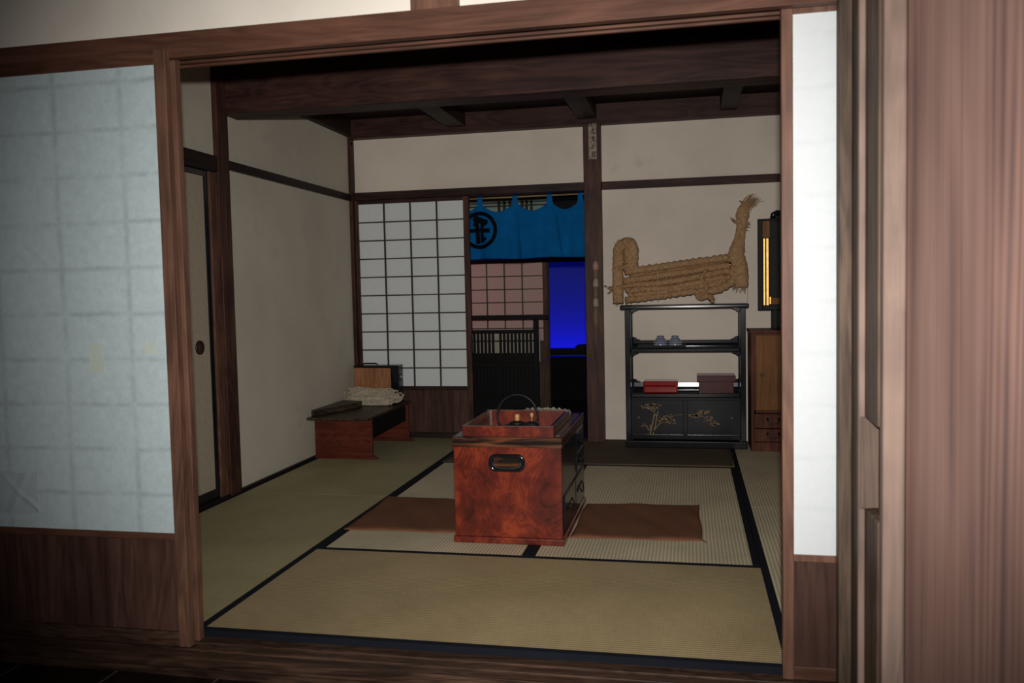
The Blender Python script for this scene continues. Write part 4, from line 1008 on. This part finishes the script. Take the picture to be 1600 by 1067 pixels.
q = MB(); q.box(2.05, 2.058, 3.294, 3.3, .95, .995); q.build('gold_strip', M['gold'], lf)
box(2.058, 2.11, 3.294, 3.312, .948, .99).build('lower_panel', M['tansudoor'], lf)

# small brown seed-like fleck stuck on the wall near the pillar
props(MB().lathe([(0, 0), (.009, -.002), (.006, -.009), (0, -.01)], (.97, 3.589, 1.087), 10, 'Y').build('wall_peg', M['cord'], smooth=True), 'tiny brown peg in plaster beside the main pillar', 'peg')

# ================================================================== SHELL AROUND THE VIEWER'S CORRIDOR
struct('ceiling', box(-4.5, 4.5, -4.2, -.03, 3.0, 3.06), M['ceil'], 'dark corridor ceiling in front of the room', 'ceiling')
struct('wall_left', box(-4.6, -4.5, -4.2, .1, -.2, 3.0), M['darkwall'], 'dark wall at far left end of the corridor', 'wall')
struct('wall_front', box(-4.5, -2.6, -.03, .04, -.2, 3.0), M['plasterF'], 'plaster wall continuing left along the corridor', 'wall')

# ================================================================== LIGHTS, CAMERA
def spot(name, loc, target, power, size, blend, radius, col):
    l = bpy.data.lights.new(name, 'SPOT'); l.energy = power; l.spot_size = math.radians(size); l.spot_blend = blend; l.shadow_soft_size = radius; l.color = col
    o = bpy.data.objects.new(name, l); COL.objects.link(o); o.location = loc
    d = Vector(target) - Vector(loc); o.rotation_euler = d.to_track_quat('-Z', 'Y').to_euler(); return o
CAM = Vector((1.5436, -2.4266, 1.0624)); yaw, pitch, roll, F = .205, .0579, -.0213, 1336.2247
fw = Vector((-math.sin(yaw) * math.cos(pitch), math.cos(yaw) * math.cos(pitch), -math.sin(pitch)))
rt = Vector((math.cos(yaw), math.sin(yaw), 0)); up = rt.cross(fw)
r2 = rt * math.cos(roll) + up * math.sin(roll); u2 = -rt * math.sin(roll) + up * math.cos(roll)
cd = bpy.data.cameras.new('camera'); cam = bpy.data.objects.new('camera', cd); COL.objects.link(cam)
cam.matrix_world = Matrix(((r2.x, u2.x, -fw.x, CAM.x), (r2.y, u2.y, -fw.y, CAM.y), (r2.z, u2.z, -fw.z, CAM.z), (0, 0, 0, 1)))
cd.sensor_width = 36; cd.sensor_fit = 'HORIZONTAL'; cd.lens = 36 * F / 1600; cd.clip_start = .02
cd.dof.use_dof = True; cd.dof.focus_distance = 4.6; cd.dof.aperture_fstop = 4.5
sc.camera = cam
# the camera's own flash, mounted just above the lens
spot('flash', CAM + u2 * .13 - fw * .02, CAM + fw * 4 + Vector((.12, 0, .12)), 430, 79, 1., .022, (1., .97, .92))
# blue wash light at the foot of the evening backdrop
a = bpy.data.lights.new('blue_wash', 'AREA'); a.shape = 'RECTANGLE'; a.size = 7; a.size_y = .15; a.energy = 42; a.color = (.006, .002, 1)
ao = bpy.data.objects.new('blue_wash', a); COL.objects.link(ao); ao.location = (-.5, 11.55, -.45); ao.rotation_euler = (math.radians(145), 0, 0)
# unseen reddish lamp, added in the passage to tint the far paper door
p = bpy.data.lights.new('added_passage_lamp', 'POINT'); p.energy = 4; p.color = (1, .45, .38); p.shadow_soft_size = .1
po = bpy.data.objects.new('added_passage_lamp', p); COL.objects.link(po); po.location = (-1.0, 5.0, 1.2)

wd = bpy.data.worlds.new('world'); wd.use_nodes = True; sc.world = wd
wd.node_tree.nodes['Background'].inputs[0].default_value = (.8, .85, 1, 1); wd.node_tree.nodes['Background'].inputs[1].default_value = .02

sc.view_settings.view_transform = 'Standard'; sc.view_settings.look = 'None'; sc.view_settings.exposure = 0; sc.view_settings.gamma = 1
sc.view_settings.use_curve_mapping = False
sc.cycles.use_denoising = True
sc.cycles.max_bounces = 8
